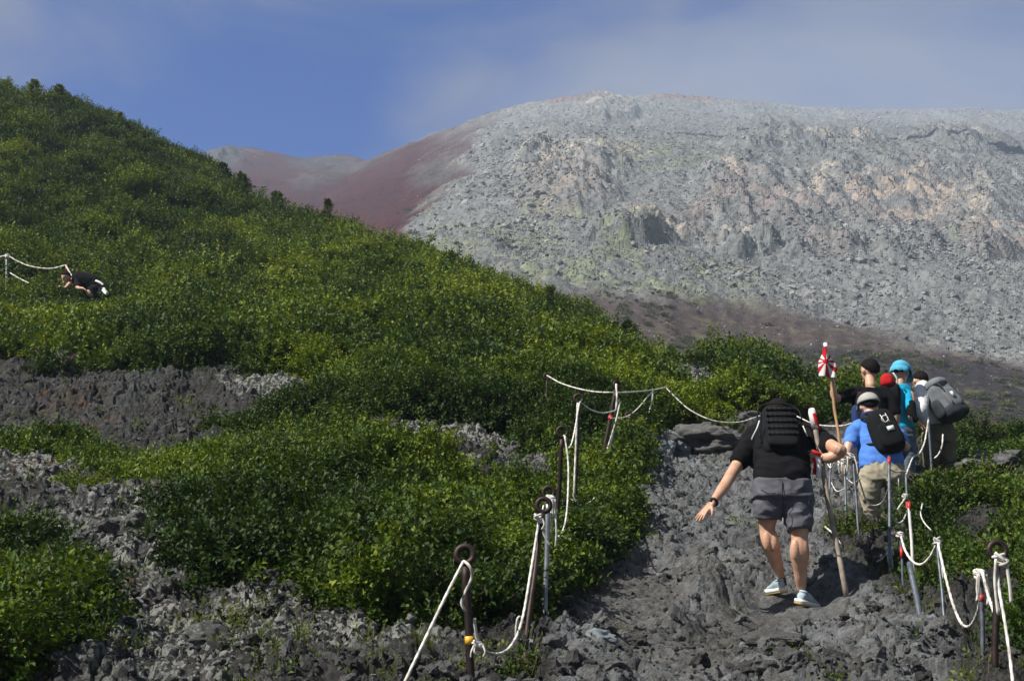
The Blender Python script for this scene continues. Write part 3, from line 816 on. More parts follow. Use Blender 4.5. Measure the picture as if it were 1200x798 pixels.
offtrail = lambda x, y, px, py, rm: .16 * (1 - samp(M_trail, px, py)) * rm * sstep(-.05, .2, fbm(x * 1.5, y * 1.5, 201, 3)) + .004
place_small('grass_cover', 5200, 'sparse thin grass and moss between the rocks', grass_p, .25, .6, offtrail)
place_small('low_herbs', 15000, 'small yellow green herbs scattered among the lichened rocks', sprig_p, .4, 1.15, offtrail)
# ragged grassy green tufts on the dark scree below the far mountain
MAT_SCREE_TUFT = leaf_mat('scree_tuft', (.06, .07, .02), (.10, .11, .035), (.19, .18, .06), .15, .7)
tuft_p = [proto('tuft_shape', sprig_clump('tuft_shape', 90 + i, .5, 12, 6, .22, hgt=.3, wid=.7), [MAT_SCREE_TUFT, MAT_STEM]) for i in range(3)]
nt_ = 36000
ci = rng.integers(2, MNA - 2, nt_); si = (rng.uniform(0, 1, nt_) * 330).astype(int) + 2
pr, qr = pxm[si, ci], pym[si, ci]
dn = samp(poly_mask([[(470,230),(620,300),(760,345),(1000,395),(1300,440),(1500,640),(1000,600),(600,420),(470,300)]], 3), pr, qr) * sstep(-.05, .3, fbm(XM[si, ci] * .07, YM[si, ci] * .07, 301, 3)) * .55
dn += (.9 * sstep(455, 490, qr) * sstep(1080, 1130, pr))
k = (rng.uniform(0, 1, nt_) < dn) & (pr > -60) & (pr < 1300)
n_ = k.sum()
scatter('scree_tufts', np.stack([XM[si, ci], YM[si, ci], ZM[si, ci]], -1)[k], rand_rot(n_) * np.array([.2, .2, 1]), rng.uniform(.5, 1.5, n_)[:, None] * np.ones((n_, 3)) * (.8 + .6 * (YM[si, ci][k] / 400))[:, None], rng.integers(0, 3, n_), tuft_p, 'scattered low green tufts on the dark scree')

# loose clinker on and beside the trail
MAT_CLINKER = rock_mat('clinker', (.05, .048, .046), (.22, .222, .222), 6, 1, bdist=.05)
MAT_PALE = rock_mat('lichened_stone', (.045, .045, .045), (.26, .26, .255), 5, .8, lich=(.52, .53, .48), bdist=.03)
clk = [proto('clinker_shape', rock_mesh('clinker_shape', 300 + i, 3, random.uniform(.6, .95), 5, .5), MAT_CLINKER) for i in range(5)]
pal = [proto('pale_stone_shape', rock_mesh('pale_stone_shape', 330 + i, 2, random.uniform(.5, .8), 7, .3), MAT_PALE) for i in range(4)]
def dens_clk(x, y, px, py, rm):
    return rm * (.3 + .6 * sstep(-.1, .3, fbm(x * .9, y * .9, 44, 3))) * (1 - .3 * samp(M_gravel, px, py))
def place_stones(name, n, label, protos, smin, al, smax, dens, y0=6.3, y1=30):
    u = rng.uniform(0, 1, n); y = y0 * (y1 / y0) ** u; a = rng.uniform(-.5, .5, n); x = np.tan(a) * y
    z0 = base_z(x, y); h, rm, px, py = relief(x, y, z0)
    k = rng.uniform(0, 1, n) < dens(x, y, px, py, rm)
    for (fx, fy, r, fz) in FEET: k &= ((x - fx) ** 2 + (y - fy) ** 2) > (r * 1.2) ** 2
    x, y, z = x[k], y[k], (z0 + h)[k]; n = len(x)
    sc = np.minimum(smin * (rng.pareto(al, n) + 1), smax)
    return scatter(name, np.stack([x, y, z + .06 * sc], -1), rand_rot(n) * np.array([1.6, 1.6, 1]), sc[:, None] * rng.uniform(.75, 1.25, (n, 3)), rng.integers(0, len(protos), n), protos, label)
place_stones('loose_clinker', 55000, 'loose dark lava clinker strewn over the trail', clk, .015, 2.1, .12, dens_clk)
place_stones('lichened_stones', 46000, 'small pale lichened stones on the rough ground left of the trail', pal, .014, 2.3, .09,
             lambda x, y, px, py, rm: rm * (samp(M_lichen, px, py) * .42 * sstep(-.2, .25, fbm(x * 1.2, y * 1.2, 55, 3)) + .05 + .08 * samp(M_gravel, px, py)))

# ---- individual boulders
MAT_BOULDER = rock_mat('boulder_rock', (.06, .058, .055), (.23, .228, .225), 3.2, 1, rnd=False, bdist=.10)
MAT_BOULDER_L = rock_mat('boulder_lichened', (.06, .06, .06), (.22, .22, .21), 4, 1, rnd=False, lich=(.38, .39, .36), bdist=.08)
MAT_BOULDER_B = rock_mat('boulder_blue_grey', (.12, .14, .15), (.27, .30, .32), 2.0, .5, rnd=False, bdist=.02)
def boulder(px, py, D, w, d, h, label, mat=MAT_BOULDER, seed=0, rot=(0, 0, 0), sub=5, cuts=8):
    p = P(px, py, D); z = gz(p.x, p.y)
    me = rock_mesh('boulder', 500 + seed, sub, 1, cuts, .35)
    nv = len(me.vertices)
    for vtx in me.vertices:
        q = vtx.co * 5
        vtx.co += vtx.co.normalized() * (mnoise.fractal(q, .8, 2.1, 5) * .05)
    smooth(me)
    o = link('boulder', me, None, mat); o.location = (p.x, p.y, z + h * .18); o.scale = (w, d, h); o.rotation_euler = rot
    return tag(o, label, 'boulder', 'boulders beside the trail')
boulder(826, 538, 17.6, 1.0, .9, .42, 'large rounded brownish boulder at the crest of the trail, left of the nearest hiker', MAT_BOULDER, 1, (0, 0, .3))
boulder(757, 535, 17.2, .85, .7, .65, 'dark upright boulder behind the rope posts at the upper left edge of the trail', MAT_BOULDER, 2, (.1, 0, 1))
boulder(790, 524, 17.5, .45, .4, .34, 'small blue-grey flat-faced stone between the two big boulders at the crest', MAT_BOULDER_B, 3, (.4, .2, .5), cuts=10)
boulder(777, 538, 16.9, .35, .35, .3, 'blue-grey wedge-shaped stone lower left of the crest boulders', MAT_BOULDER_B, 4, (.2, .5, 0), cuts=10)
boulder(753, 552, 16.2, .55, .4, .3, 'low dark stone at the foot of the farther rope posts', MAT_BOULDER, 5)
boulder(868, 514, 19.2, .7, .6, .35, 'grey boulder on the crest directly behind the black backpack', MAT_BOULDER, 6)
boulder(1140, 560, 17.2, 1.0, .7, .5, 'pale lichened boulder among the bushes right of the last hiker', MAT_BOULDER_L, 7, (0, 0, .4))
boulder(1175, 556, 17.6, .6, .5, .35, 'pale boulder at the right edge above the dark bush', MAT_BOULDER_L, 8)
boulder(530, 722, 9.35, .17, .15, .13, 'small round light grey stone beside the nearest ring post', MAT_BOULDER_B, 9, (0, 0, .2), sub=4)
boulder(620, 745, 9.4, .42, .3, .18, 'flat greenish grey stone between the leaning post and the pale post', MAT_BOULDER, 10, (0, .1, .3), sub=4)
boulder(705, 775, 8.6, .2, .18, .12, 'blue-grey stone half sunk in the gravel at the bottom of the trail', MAT_BOULDER_B, 11, sub=4)
boulder(915, 785, 8.4, .42, .3, .16, 'smooth grey flat boulder at the bottom middle of the trail', MAT_BOULDER, 12, (0, 0, .2))
boulder(155, 640, 11.2, .35, .3, .28, 'white lichened rock on the left slope below the green patch', MAT_BOULDER_L, 13)
boulder(125, 652, 10.9, .28, .25, .2, 'white lichened rock at the lower left next to a similar one on its right', MAT_BOULDER_L, 14)
boulder(240, 785, 8.1, .36, .3, .2, 'grey lichen crusted hump at the bottom left', MAT_BOULDER_L, 15, (0, 0, .6))
boulder(345, 265, 45.5, 2.6, 1.6, 1.3, 'pale rock outcrop on the hillside just under the skyline', MAT_BOULDER_L, 16, (0, .3, 0))
boulder(310, 262, 47, 1.6, 1.2, 1.1, 'left end of the pale outcrop below the skyline of the hillside', MAT_BOULDER_L, 17)
boulder(548, 338, 38.5, 1.7, 1.0, .8, 'dark rock showing through the scrub near the brow', MAT_BOULDER, 18)
boulder(600, 378, 32, .7, .5, .5, 'small pale rock in the middle of the green slope', MAT_BOULDER_L, 19)
boulder(335, 362, 30.5, 1.8, .9, .7, 'dark rock ledge in the scrub at the middle of the hillside', MAT_BOULDER, 20)
boulder(75, 425, 20.8, .5, .4, .35, 'dark boulder on top of the left outcrop', MAT_BOULDER, 21)

# ---- individual shrubs: foliage + stems
def shrub_mesh(seed, R, H, n, leaf):
    """leafy dome: shoots all over its volume, uneven outline"""
    r = random.Random(seed); V = []; Fc = []; S = []; MI = []
    off = Vector((seed * 1.3, 2, 5))
    for _ in range(n):
        a = r.uniform(0, 6.283); cz = r.uniform(-.05, 1); rad = math.sqrt(max(0, 1 - cz * cz))
        dirv = Vector((math.cos(a) * rad, math.sin(a) * rad, max(cz, 0)))
        lump = .82 + .34 * mnoise.noise(dirv * 2.2 + off)
        k = r.uniform(.55, 1.0) ** .6 * lump
        tip = Vector((dirv.x * R * k, dirv.y * R * k, max(.03, dirv.z * H * k + .02)))
        d = (tip * .8 + Vector((0, 0, H * .5)) + Vector((r.gauss(0, .1), r.gauss(0, .1), 0)) * R).normalized()
        ln = r.uniform(.10, .2) * (1 + H * .3); base = tip - d * ln; shs = r.random()
        w = d.orthogonal().normalized() * .003; o = len(V)
        V += [base - w, base + w, tip]; Fc += [(o, o + 1, o + 2)]; S += [shs] * 3; MI += [1]
        per = 9
        for q in range(per):
            t = (q + r.random() * .6) / per
            side = d.orthogonal().normalized(); side.rotate(Matrix.Rotation(q * 2.4 + r.uniform(-.4, .4), 3, d))
            l = leaf * r.uniform(.65, 1.15) * (1.1 - .4 * t)
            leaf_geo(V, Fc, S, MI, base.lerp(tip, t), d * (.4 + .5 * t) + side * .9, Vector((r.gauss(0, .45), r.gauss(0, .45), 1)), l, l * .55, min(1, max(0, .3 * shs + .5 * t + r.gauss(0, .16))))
    return finish_leaf_mesh('foliage', V, Fc, S, MI)
def stem_mesh(seed, R, H):
    r = random.Random(seed); mb = MB()
    for _ in range(11):
        a = r.uniform(0, 6.283); q = r.uniform(.3, .8)
        pts = [Vector((math.cos(a) * R * q * t ** 1.2 + r.gauss(0, .01), math.sin(a) * R * q * t ** 1.2, -.08 + (H * .85 + .08) * t ** .8 * (1 - q * .3))) for t in (0, .33, .66, 1)]
        mb.tube(pts, [.012, .009, .006, .003], 5)
    return smooth(mb.mesh('stem'))
SHR = {}
for key, (R, H, n, lf, s) in dict(broad=(.62, .5, 420, .06, 1), tall=(.5, .75, 430, .058, 2), low=(.5, .3, 260, .055, 3), small=(.28, .26, 110, .05, 4)).items():
    a = shrub_mesh(700 + s, R, H, n, lf); a.materials.append(MAT_LEAF); a.materials.append(MAT_STEM)
    b = stem_mesh(720 + s, R, H); b.materials.append(MAT_STEM); SHR[key] = (a, b)
def shrub(key, px, py, D, label, s=1.0, rz=0., name='shrub', cat='shrub'):
    p = P(px, py, D); z = gz(p.x, p.y)
    e = empty(name, (p.x, p.y, z - .03), label, cat, 'bushes beside the trail')
    e.rotation_euler.z = rz; e.scale = (s, s, s)
    for nm, me_ in zip(('foliage', 'stem'), SHR[key]):
        o = bpy.data.objects.new(nm, me_); COL.objects.link(o); o.parent = e
    return e
for i, (k, px, py, D, s, lab) in enumerate([
 ('broad', 700, 645, 12.2, .6, 'rounded green bush spilling onto the left edge of the trail beside the third ring post'),
 ('low', 655, 612, 12.6, .6, 'low green bush at the foot of the fourth ring post'),
 ('tall', 620, 655, 11.4, .8, 'tall green bush standing left of the paired ring posts'),
 ('broad', 560, 690, 10.4, .85, 'dense bush behind the nearest ring post'),
 ('broad', 470, 690, 10.2, .95, 'dense bush forming the lower edge of the central thicket, left of the near rope'),
 ('low', 400, 700, 10.1, .9, 'low bush at the lower edge of the central thicket above the lichened rocks'),
 ('broad', 330, 660, 11, .85, 'dark bush at the lower left corner of the central thicket'),
 ('low', 270, 640, 11.7, .8, 'low spreading bush left of the central thicket'),
 ('low', 748, 566, 15.6, .5, 'small bush around the foot of the short far posts'),
 ('small', 712, 570, 15.0, .9, 'small leafy bush between the tall leaning posts'),
 ('broad', 1115, 622, 13.9, 1.05, 'large dark bush on the right of the trail beyond the posts'),
 ('tall', 1160, 615, 14.2, .95, 'tall dark green bush at the right, above the rope posts'),
 ('broad', 1205, 618, 14, 1.0, 'dark bush cut by the right edge of the picture'),
 ('low', 1020, 652, 13.2, .75, 'low bush hiding the shoes of the hiker in the blue shirt'),
 ('small', 995, 655, 12.7, 1.2, 'small bush left of the blue shirted hiker, behind the sagging rope'),
 ('small', 1062, 640, 13.2, 1.1, 'small leafy bush among the red tipped posts'),
 ('low', 1145, 690, 10.6, .85, 'leafy bush right of the rope posts, under the big dark bushes'),
 ('broad', 1200, 700, 10.2, .75, 'bush at the right edge behind the nearest right ring post'),
 ('low', 1175, 655, 11.7, .9, 'bright green low bush behind the looped rope on the right'),
 ('tall', 1145, 530, 19.5, .9, 'bush beyond the last hiker, at the right against the dark scree'),
 ('broad', 1190, 534, 19.8, 1.0, 'bush against the dark scree at the far right edge'),
 ('low', 1120, 520, 20.5, .9, 'bush just behind the grey rucksack'),
 ('low', 25, 650, 10.9, 1.2, 'leafy bush at the left edge half way down'),
 ('broad', 30, 740, 9.0, .95, 'dark leafy bush in the lower left corner'),
 ('broad', 75, 700, 9.8, .8, 'bush right of the corner bush on the left side'),
 ('small', 620, 800, 7.9, .9, 'bright small bush at the bottom edge beside the leaning post'),
 ('small', 650, 690, 10.6, .8, 'small herb by the foot of the pale post'),
 ('small', 335, 792, 8.0, .5, 'tiny bright green plant at the bottom left between the stones'),
 ('low', 95, 578, 12.9, .9, 'patch of green leaves between the grey outcrops on the left'),
 ('low', 200, 560, 13.6, 1.0, 'bright leafy patch in the middle of the left outcrops'),
 ('low', 60, 520, 15.5, 1.0, 'green shrub above the left grey ledge'),
 ('small', 215, 447, 19.9, 1.6, 'bright yellow-green tuft on top of the left outcrop'),
 ('small', 60, 437, 20.3, 1.8, 'bright green cushion on the upper left outcrop'),
]):
    shrub(k, px, py, D, lab, s, i * 1.7)

# slender grass tufts standing alone
def tuft(px, py, D, h, label, seed):
    p = P(px, py, D); me_ = grass_tuft('grass_tuft', seed, 34, h, .03)
    o = link('grass_tuft', me_, None, MAT_GRASS); o.location = (p.x, p.y, gz(p.x, p.y) - .01)
    tag(o, label, 'grass', 'lone grass tufts')
tuft(172, 672, 10.6, .30, 'tall thin grass tuft beside the white lichened rocks', 1)
tuft(250, 790, 8.0, .13, 'straw coloured grass tuft on the bottom left rock hump', 2)
tuft(350, 785, 8.1, .16, 'short yellowing grass tuft near the bottom left centre', 3)
tuft(505, 745, 9.0, .16, 'dry grass tuft left of the nearest ring post', 4)
tuft(1090, 690, 10.9, .26, 'grass tuft behind the sagging rope on the right', 5)
tuft(655, 735, 9.5, .16, 'green grass tuft at the foot of the pale post', 6)
tuft(1140, 770, 8.8, .2, 'grass tuft between the two nearest right posts', 7)

# ---- trees: small conifer on the skyline and a few taller shrubs breaking the brow
def small_tree(px, top, D, label, seed, kind='conifer', name='young_conifer'):
    p = P(px, top, D); z = gz(p.x, p.y); h = max(.5, p.z - z)
    r = random.Random(seed); e = empty(name, (p.x, p.y, z), label, 'tree' if kind == 'conifer' else 'shrub', 'small trees along the brow')
    mb = MB(); mb.tube([(0, 0, -.1), (.02 * h, 0, h * .4), (0, .01, h * .75), (0, 0, h * .97)], [h * .035, h * .026, h * .014, .004], 7)
    V = []; Fc = []; S = []; MI = []
    n = 190 if kind == 'conifer' else 300
    for i in range(n):
        t = r.uniform(.1, 1.0) if kind == 'conifer' else r.uniform(.25, 1)
        wd = (h * .30 * (1.08 - t) + .04 * h) if kind == 'conifer' else h * .55 * math.sin(math.pi * min(1, t * .85 + .1))
        a = r.uniform(0, 6.283); k = r.uniform(.35, 1.0) * (.75 + .5 * mnoise.noise(Vector((math.cos(a) * 1.5, math.sin(a) * 1.5, t * 4 + seed))))
        tip = Vector((math.cos(a) * wd * k, math.sin(a) * wd * k, t * h + .05 * h * k)); base = Vector((0, 0, t * h - .04 * h)).lerp(tip, .45)
        if i < 26: mb.tube([Vector((0, 0, t * h - .06 * h)), tip], [.006 * h, .002 * h], 4)
        d = (tip - base).normalized() + Vector((0, 0, .4)); sh = r.random()
        for q in range(9):
            s_ = d.orthogonal().normalized(); s_.rotate(Matrix.Rotation(q * 2.1, 3, d))
            l = h * .05 * r.uniform(.7, 1.3)
            leaf_geo(V, Fc, S, MI, base.lerp(tip, q / 8), d * .6 + s_, Vector((r.gauss(0, .5), r.gauss(0, .5), 1)), l, l * (.35 if kind == 'conifer' else .6), min(1, max(0, .4 * sh + .06 * q)))
    c = finish_leaf_mesh('crown', V, Fc, S, MI)
    o = link('crown', c, None, [MAT_NEEDLE if kind == 'conifer' else MAT_LEAF2, MAT_STEM]); o.parent = e
    o = link('trunk', smooth(mb.mesh('trunk')), None, MAT_STEM); o.parent = e
small_tree(384, 236, 47, 'lone young conifer standing up against the red scree', 1)
for i, (px, py, D, k, lab) in enumerate([
 (525, 300, 40.5, 'bush', 'dark upright shrub on the brow at the left of the grey rubble'),
 (645, 337, 35.5, 'conifer', 'small thin young tree on the brow below the red brown scree'),
 (465, 286, 42.5, 'bush', 'light green shrub on the brow right of the lone conifer'),
 (283, 204, 56, 'bush', 'rounded dark shrub on the skyline below the far rocky knoll'),
 (262, 193, 58, 'bush', 'dark bush where the green skyline meets the red mountain'),
 (140, 133, 60.5, 'bush', 'shrub sticking up from the skyline in the upper left'),
 (40, 95, 61, 'bush', 'tall shrub on the skyline near the left edge'),
 (70, 101, 61, 'bush', 'feathery shrub on the skyline right of the tallest left shrub'),
 (835, 409, 27.5, 'bush', 'dark rounded bush on the brow in front of the dark scree'),
 (735, 378, 30, 'bush', 'dark bush on the brow at the middle of the picture'),
 (325, 226, 53, 'bush', 'bush on the skyline above the pale outcrop'),
]):
    small_tree(px, py, D, lab, 20 + i, k, 'young_conifer' if k == 'conifer' else 'brow_shrub')
# ------------------------------------------------------------------ rope posts
MAT_RUST = simple('rusted_steel', (.055, .035, .030), .55, .6, .5, 25, .3, 120, .002, col2=[.03, .02, .018])
MAT_GALV = simple('galvanised_steel', (.32, .34, .37), .42, .7, .3, 20, .15, 100, .001)
MAT_BLUESTEEL = simple('painted_grey_steel', (.12, .14, .17), .5, .4, .4, 20, .2, 100, .001)
MAT_WHITEP = simple('white_painted_post', (.70, .69, .66), .5, 0, .2, 20, .1)
MAT_YEL = simple('yellow_tape', (.75, .42, .03), .5, 0, .15)
MAT_RED = simple('red_tape', (.55, .03, .025), .5, 0, .2)
def rope_mat():
    m, nt, out = new_mat('white_rope'); L = nt.links.new
    b = N(nt, 'ShaderNodeBsdfPrincipled', i_Roughness=.8)
    tc = N(nt, 'ShaderNodeTexCoord'); no = N(nt, 'ShaderNodeTexNoise', i_Scale=12, i_Detail=4); L(tc.outputs['Object'], no.inputs['Vector'])
    r = N(nt, 'ShaderNodeValToRGB'); r.color_ramp.elements[0].color = (.26, .23, .19, 1); r.color_ramp.elements[1].color = (.72, .70, .65, 1)
    r.color_ramp.elements[0].position = .28; r.color_ramp.elements[1].position = .55
    L(no.outputs['Fac'], r.inputs['Fac']); L(r.outputs['Color'], b.inputs['Base Color'])
    L(b.outputs[0], out.inputs[0]); return m
MAT_ROPE = rope_mat()

def twisted(mb, pts, r, mi=0):
    """three-strand rope: a tube whose section is a slowly turning trefoil"""
    pts = [Vector(p) for p in pts]
    # resample evenly
    L_ = [0]
    for a, b in zip(pts, pts[1:]): L_.append(L_[-1] + (b - a).length)
    tot = L_[-1]; n = max(6, min(420, int(tot / .016)))
    P2 = []; j = 0
    for i in range(n + 1):
        t = tot * i / n
        while j < len(L_) - 2 and L_[j + 1] < t: j += 1
        P2.append(pts[j].lerp(pts[j + 1], (t - L_[j]) / max(1e-9, L_[j + 1] - L_[j])))
    m = 9; vs = []; fs = []; up = None
    for i, p in enumerate(P2):
        t = (P2[min(i + 1, n)] - P2[max(i - 1, 0)]); t = t.normalized() if t.length > 1e-9 else Vector((0, 0, 1))
        if up is None: up = t.orthogonal().normalized()
        up = up - t * up.dot(t); up = up.normalized() if up.length > 1e-6 else t.orthogonal().normalized()
        w = t.cross(up); tw = tot * i / n / (r * 9) * 6.283
        for k in range(m):
            a = 6.283185 * k / m; rr = r * (1 + .20 * math.cos(3 * (a - tw / 3)))
            vs.append(p + (up * math.cos(a) + w * math.sin(a)) * rr)
    for i in range(n):
        for k in range(m):
            k2 = (k + 1) % m; fs.append((i * m + k, i * m + k2, (i + 1) * m + k2, (i + 1) * m + k))
    fs.append(tuple(reversed(range(m)))); fs.append(tuple(n * m + k for k in range(m)))
    mb.add(vs, fs, mi)

def post(top, bot, label, r=.016, ring=None, mat=None, tube=None, red=None, tape=None, knot=None, name='ring_post', face=0., group='iron posts that carry the guide rope'):
    T = P(*top); B0 = P(*bot)
    zb = gz(B0.x, B0.y) - .12
    B = Vector((B0.x, B0.y, min(B0.z, zb)))
    if ring: T_sh = T - (T - B).normalized() * ring
    else: T_sh = T
    e = empty(name, B, label, 'post', group)
    mb = MB(); n = 14
    pts = []
    for k in range(n + 1):
        q = B.lerp(T_sh, k / n); q += Vector((math.sin(k * .9) * .0016, math.cos(k * 1.3) * .0016, 0)); pts.append(q)
    mb.tube(pts, r, 12)
    mt = mat or MAT_RUST
    mb.build('shaft', mt, e)
    if ring:
        mb = MB(); tr = tube or r * .85
        ax = Vector((math.sin(face), -math.cos(face), .12))
        mb.ring(T, ring - tr, tr, ax, 30, 10)
        mb.build('eye_ring', MAT_RUST, e)
    if red:
        for a, b in red:
            mb = MB(); mb.tube([B.lerp(T, a), B.lerp(T, b)], r * 1.1, 12); mb.build('red_band', MAT_RED, e)
    if tape:
        mb = MB(); a, b = tape; mb.tube([B.lerp(T, a), B.lerp(T, b)], r * 1.08, 12); mb.build('yellow_band', MAT_YEL, e)
    return e, T, B

def rope(pts, label, r=.009, cat='rope', name='guide_rope', group='white guide ropes', loose=True):
    Q = spline([P(*p) for p in pts], 12) if len(pts) > 2 else [P(*p) for p in pts]
    r *= .82; mb = MB(); twisted(mb, Q, r)
    o = mb.build(name, MAT_ROPE); return tag(o, label, cat, group)

def knot(px, py, D, r, label, seed=0, tails=0, tl=.15, s=1.0):
    """a bundle of rope turns round a post"""
    rr = random.Random(seed); c = P(px, py, D); mb = MB(); r *= .8; s *= .85
    for k in range(4):
        ax = Vector((rr.gauss(0, .35), rr.gauss(0, .35), 1))
        mb.ring(c + Vector((rr.gauss(0, .006), rr.gauss(0, .006), (k - 1.5) * r * 1.3)), .026 * s, r, ax, 16, 7)
    mb.tube(spline([c + Vector((-.03, -.02, .03)) * s, c + Vector((.0, -.035, .0)) * s, c + Vector((.03, -.02, -.035)) * s], 6), r, 7)
    for k in range(tails):
        x = rr.uniform(-.03, .03) * s
        mb.tube(spline([c + Vector((x, -.03, 0)), c + Vector((x * 1.5, -.04, -tl * .5)), c + Vector((x * 1.3 + rr.gauss(0, .01), -.035, -tl * rr.uniform(.8, 1.1)))], 6), r * .8, 6)
    o = mb.build('rope_knot', MAT_ROPE); return tag(o, label, 'knot', 'rope knots on the posts')

# left row, from near to far
post((545,650,7.5), (554,815,7.45), 'thick rusty ring post nearest on the left with a yellow band', .0215, .062, MAT_RUST, .018, tape=(.42, .475))
post((637,592,9.0), (610,800,8.5), 'rusty ring post leaning left, second from the front on the left side', .017, .058, MAT_RUST, .016)
post((643,577,9.7), (637,745,9.55), 'straight pale galvanised post right behind the leaning rusty one', .018, .052, MAT_GALV, .015)
post((659,506,11.6), (650,612,11.7), 'dark ring post leaning slightly, rising out of the bush behind the paired posts', .019, .056, MAT_RUST, .014)
post((678,467,12.7), (673,600,12.6), 'tall upright ring post with a white rope running down its whole length', .019, .052, MAT_RUST, .014)
post((723,451,15.2), (699,568,15.1), 'tallest dark ring post with a thick tilted shaft at the upper left of the trail', .024, .055, MAT_RUST, .016, red=[(.66, .70)], face=.5)
post((727,470,15.25), (704,560,15.15), 'thin bar leaning parallel to the tallest ring post', .010, None, MAT_GALV)
post((737,487,16.1), (737,552,16.0), 'short ring post with a pale band at the foot of the crest', .014, .05, MAT_RUST, .012)
post((741,507,16.2), (736,548,16.1), 'thin pale rod beside the short ring post', .009, None, MAT_GALV)
post((765,455,18.0), (757,512,17.8), 'thin dark rod left of the red marked rod on the crest', .007, None, MAT_BLUESTEEL)
post((781,454,18.6), (781,508,18.5), 'thin rod with a red mark at the top, standing before the scrub', .007, None, MAT_RUST, red=[(.82, .95)])
post((641,441,17.2), (641,500,17.0), 'ring post almost hidden in the scrub where the long rope begins', .014, .05, MAT_RUST, .012)
# left ropes
rope([(470,808,6.9),(500,745,7.15),(525,693,7.35),(543,658,7.45)], 'thick white rope slanting down from the nearest left post to the bottom edge', .0095)
rope([(543,657,7.42),(551,664,7.4),(553,676,7.42),(546,692,7.41),(541,706,7.42),(545,716,7.43)], 'short rope end twisted round the nearest left post', .009)
rope([(556,724,7.42),(559,748,7.45),(568,762,7.5),(585,766,7.7),(600,755,8.0),(612,726,8.4),(622,670,8.7),(630,620,8.9),(633,602,8.95)], 'white rope sagging from the nearest left post up to the leaning post', .0095)
rope([(600,812,8.4),(603,765,8.42),(606,726,8.44),(613,723,8.5)], 'white cord hanging straight down beside the leaning rusty post', .007)
knot(561,756,7.42,.008,'frayed white knot low on the nearest left post',1,3,.06)
knot(631,607,8.9,.008,'knot of rope under the ring of the leaning post',2,1,.08)
knot(645,585,9.62,.011,'thick white knot on the ring of the galvanised post',3,2,.1)
rope([(637,592,9.55),(634,612,9.5),(638,628,9.5),(645,640,9.5)], 'short loose rope loop under the two paired rings', .007)
rope([(650,585,9.6),(652,620,9.6),(651,641,9.6)], 'white rope end hanging behind the galvanised post', .008)
rope([(662,511,11.55),(666,545,11.4),(665,590,11.2),(661,618,11.0),(653,630,10.6),(648,628,10.2),(646,600,9.8)], 'white rope curving down from the fourth ring post to the galvanised post', .0085)
rope([(661,510,11.55),(664,524,11.7),(669,522,12.0),(674,502,12.4),(679,472,12.65)], 'short rope dipping between the fourth and the fifth ring posts', .0085)
rope([(677,472,12.64),(675,520,12.6),(673,570,12.55),(672,594,12.55)], 'white rope tied along the shaft of the tall upright post', .011)
knot(673,588,12.55,.011,'white knot at the foot of the tall upright post',4,1,.1)
rope([(680,471,12.66),(692,480,13.2),(706,484,14.0),(718,482,14.8),(722,480,15.1)], 'rope sagging from the tall upright post to the tallest ring post', .0085)
rope([(655,588,12.4),(665,587,12.5),(680,592,12.6),(692,588,12.8),(697,583,13)], 'loose rope lying low across the bush at the foot of the upright post', .007)
rope([(641,440,17.2),(660,450,16.6),(690,458,15.8),(720,460,15.4),(745,459,17),(765,457,18),(780,454,18.6)], 'long white rope crossing the scrub past the tallest ring post', .0095)
rope([(780,454,18.6),(792,466,18.5),(808,480,18.4),(830,491,18.3),(850,495,18.3),(870,494,18.4),(893,487,18.6),(925,485,19),(955,497,18.6),(985,499,18),(1003,494,17.6)], 'long rope sagging behind the nearest hiker on the crest', .0105)
rope([(722,450,15.1),(723,466,15.05),(722,481,15.05)], 'doubled white rope on the neck of the tallest ring post', .013)
rope([(716,490,15.1),(726,490,15.5),(737,487,16),(748,478,16.8),(758,466,17.5),(765,458,17.95)], 'rope rising from the tallest post over the short one to the thin rod', .0085)
rope([(765,458,17.95),(764,470,17.6),(758,490,17.1),(749,504,16.6),(740,507,16.2),(735,505,16.05)], 'slack rope drooping from the thin rod to the short ring post', .008)
rope([(739,501,16.1),(760,504,17),(781,507,18.4),(806,509,18.8)], 'straight white rope running to the crest boulders', .0095)
rope([(699,551,15.0),(708,555,15.1),(720,556,15.4),(731,554,15.7)], 'thin rope at the foot of the tallest ring post', .007)
rope([(727,470,15.2),(722,492,15.15),(712,525,15.1),(703,552,15.05),(706,569,15.0)], 'white rope wound down the thin leaning bar', .009)
# right row, from near to far
post((1169,645,7.4), (1165,815,7.35), 'dark reddish ring post nearest on the right', .018, .058, MAT_RUST, .015)
knot(1172,655,7.35,.011,'big white knot on the nearest right ring',5,4,.26,1.25)
rope([(1168,657,7.34),(1171,690,7.3),(1177,725,7.2),(1183,765,7.1),(1188,808,7.0)], 'thick white rope dropping from the nearest right ring to the bottom edge', .0095)
post((1149,672,8.3), (1154,812,8.2), 'grey post second on the right, its head bundled in white rope', .013, None, MAT_BLUESTEEL, red=[(.76, .82)])
knot(1149,673,8.27,.011,'white rope bundle hanging over the head of the second right post',6,5,.17,1.2)
rope([(1151,668,8.25),(1156,690,8.1),(1161,706,7.9),(1165,717,7.7)], 'short rope slanting down from the bundled post', .0105)
post((1098,634,9.9), (1112,778,9.4), 'slim grey post with the peak of the rope zigzag tied to it', .010, None, MAT_BLUESTEEL)
knot(1098,634,9.88,.009,'white knot on the slim grey post',7,1,.28,1.0)
rope([(1150,692,8.3),(1147,712,8.4),(1141,728,8.6),(1134,734,8.8),(1126,729,9.0),(1117,708,9.3),(1108,675,9.6),(1099,636,9.86)], 'deep white rope loop between the bundled post and the slim grey post', .0105)
rope([(1098,636,9.9),(1090,652,10),(1080,661,10.1),(1070,658,10.3),(1061,645,10.5),(1056,629,10.7)], 'white rope loop left of the slim grey post', .0105)
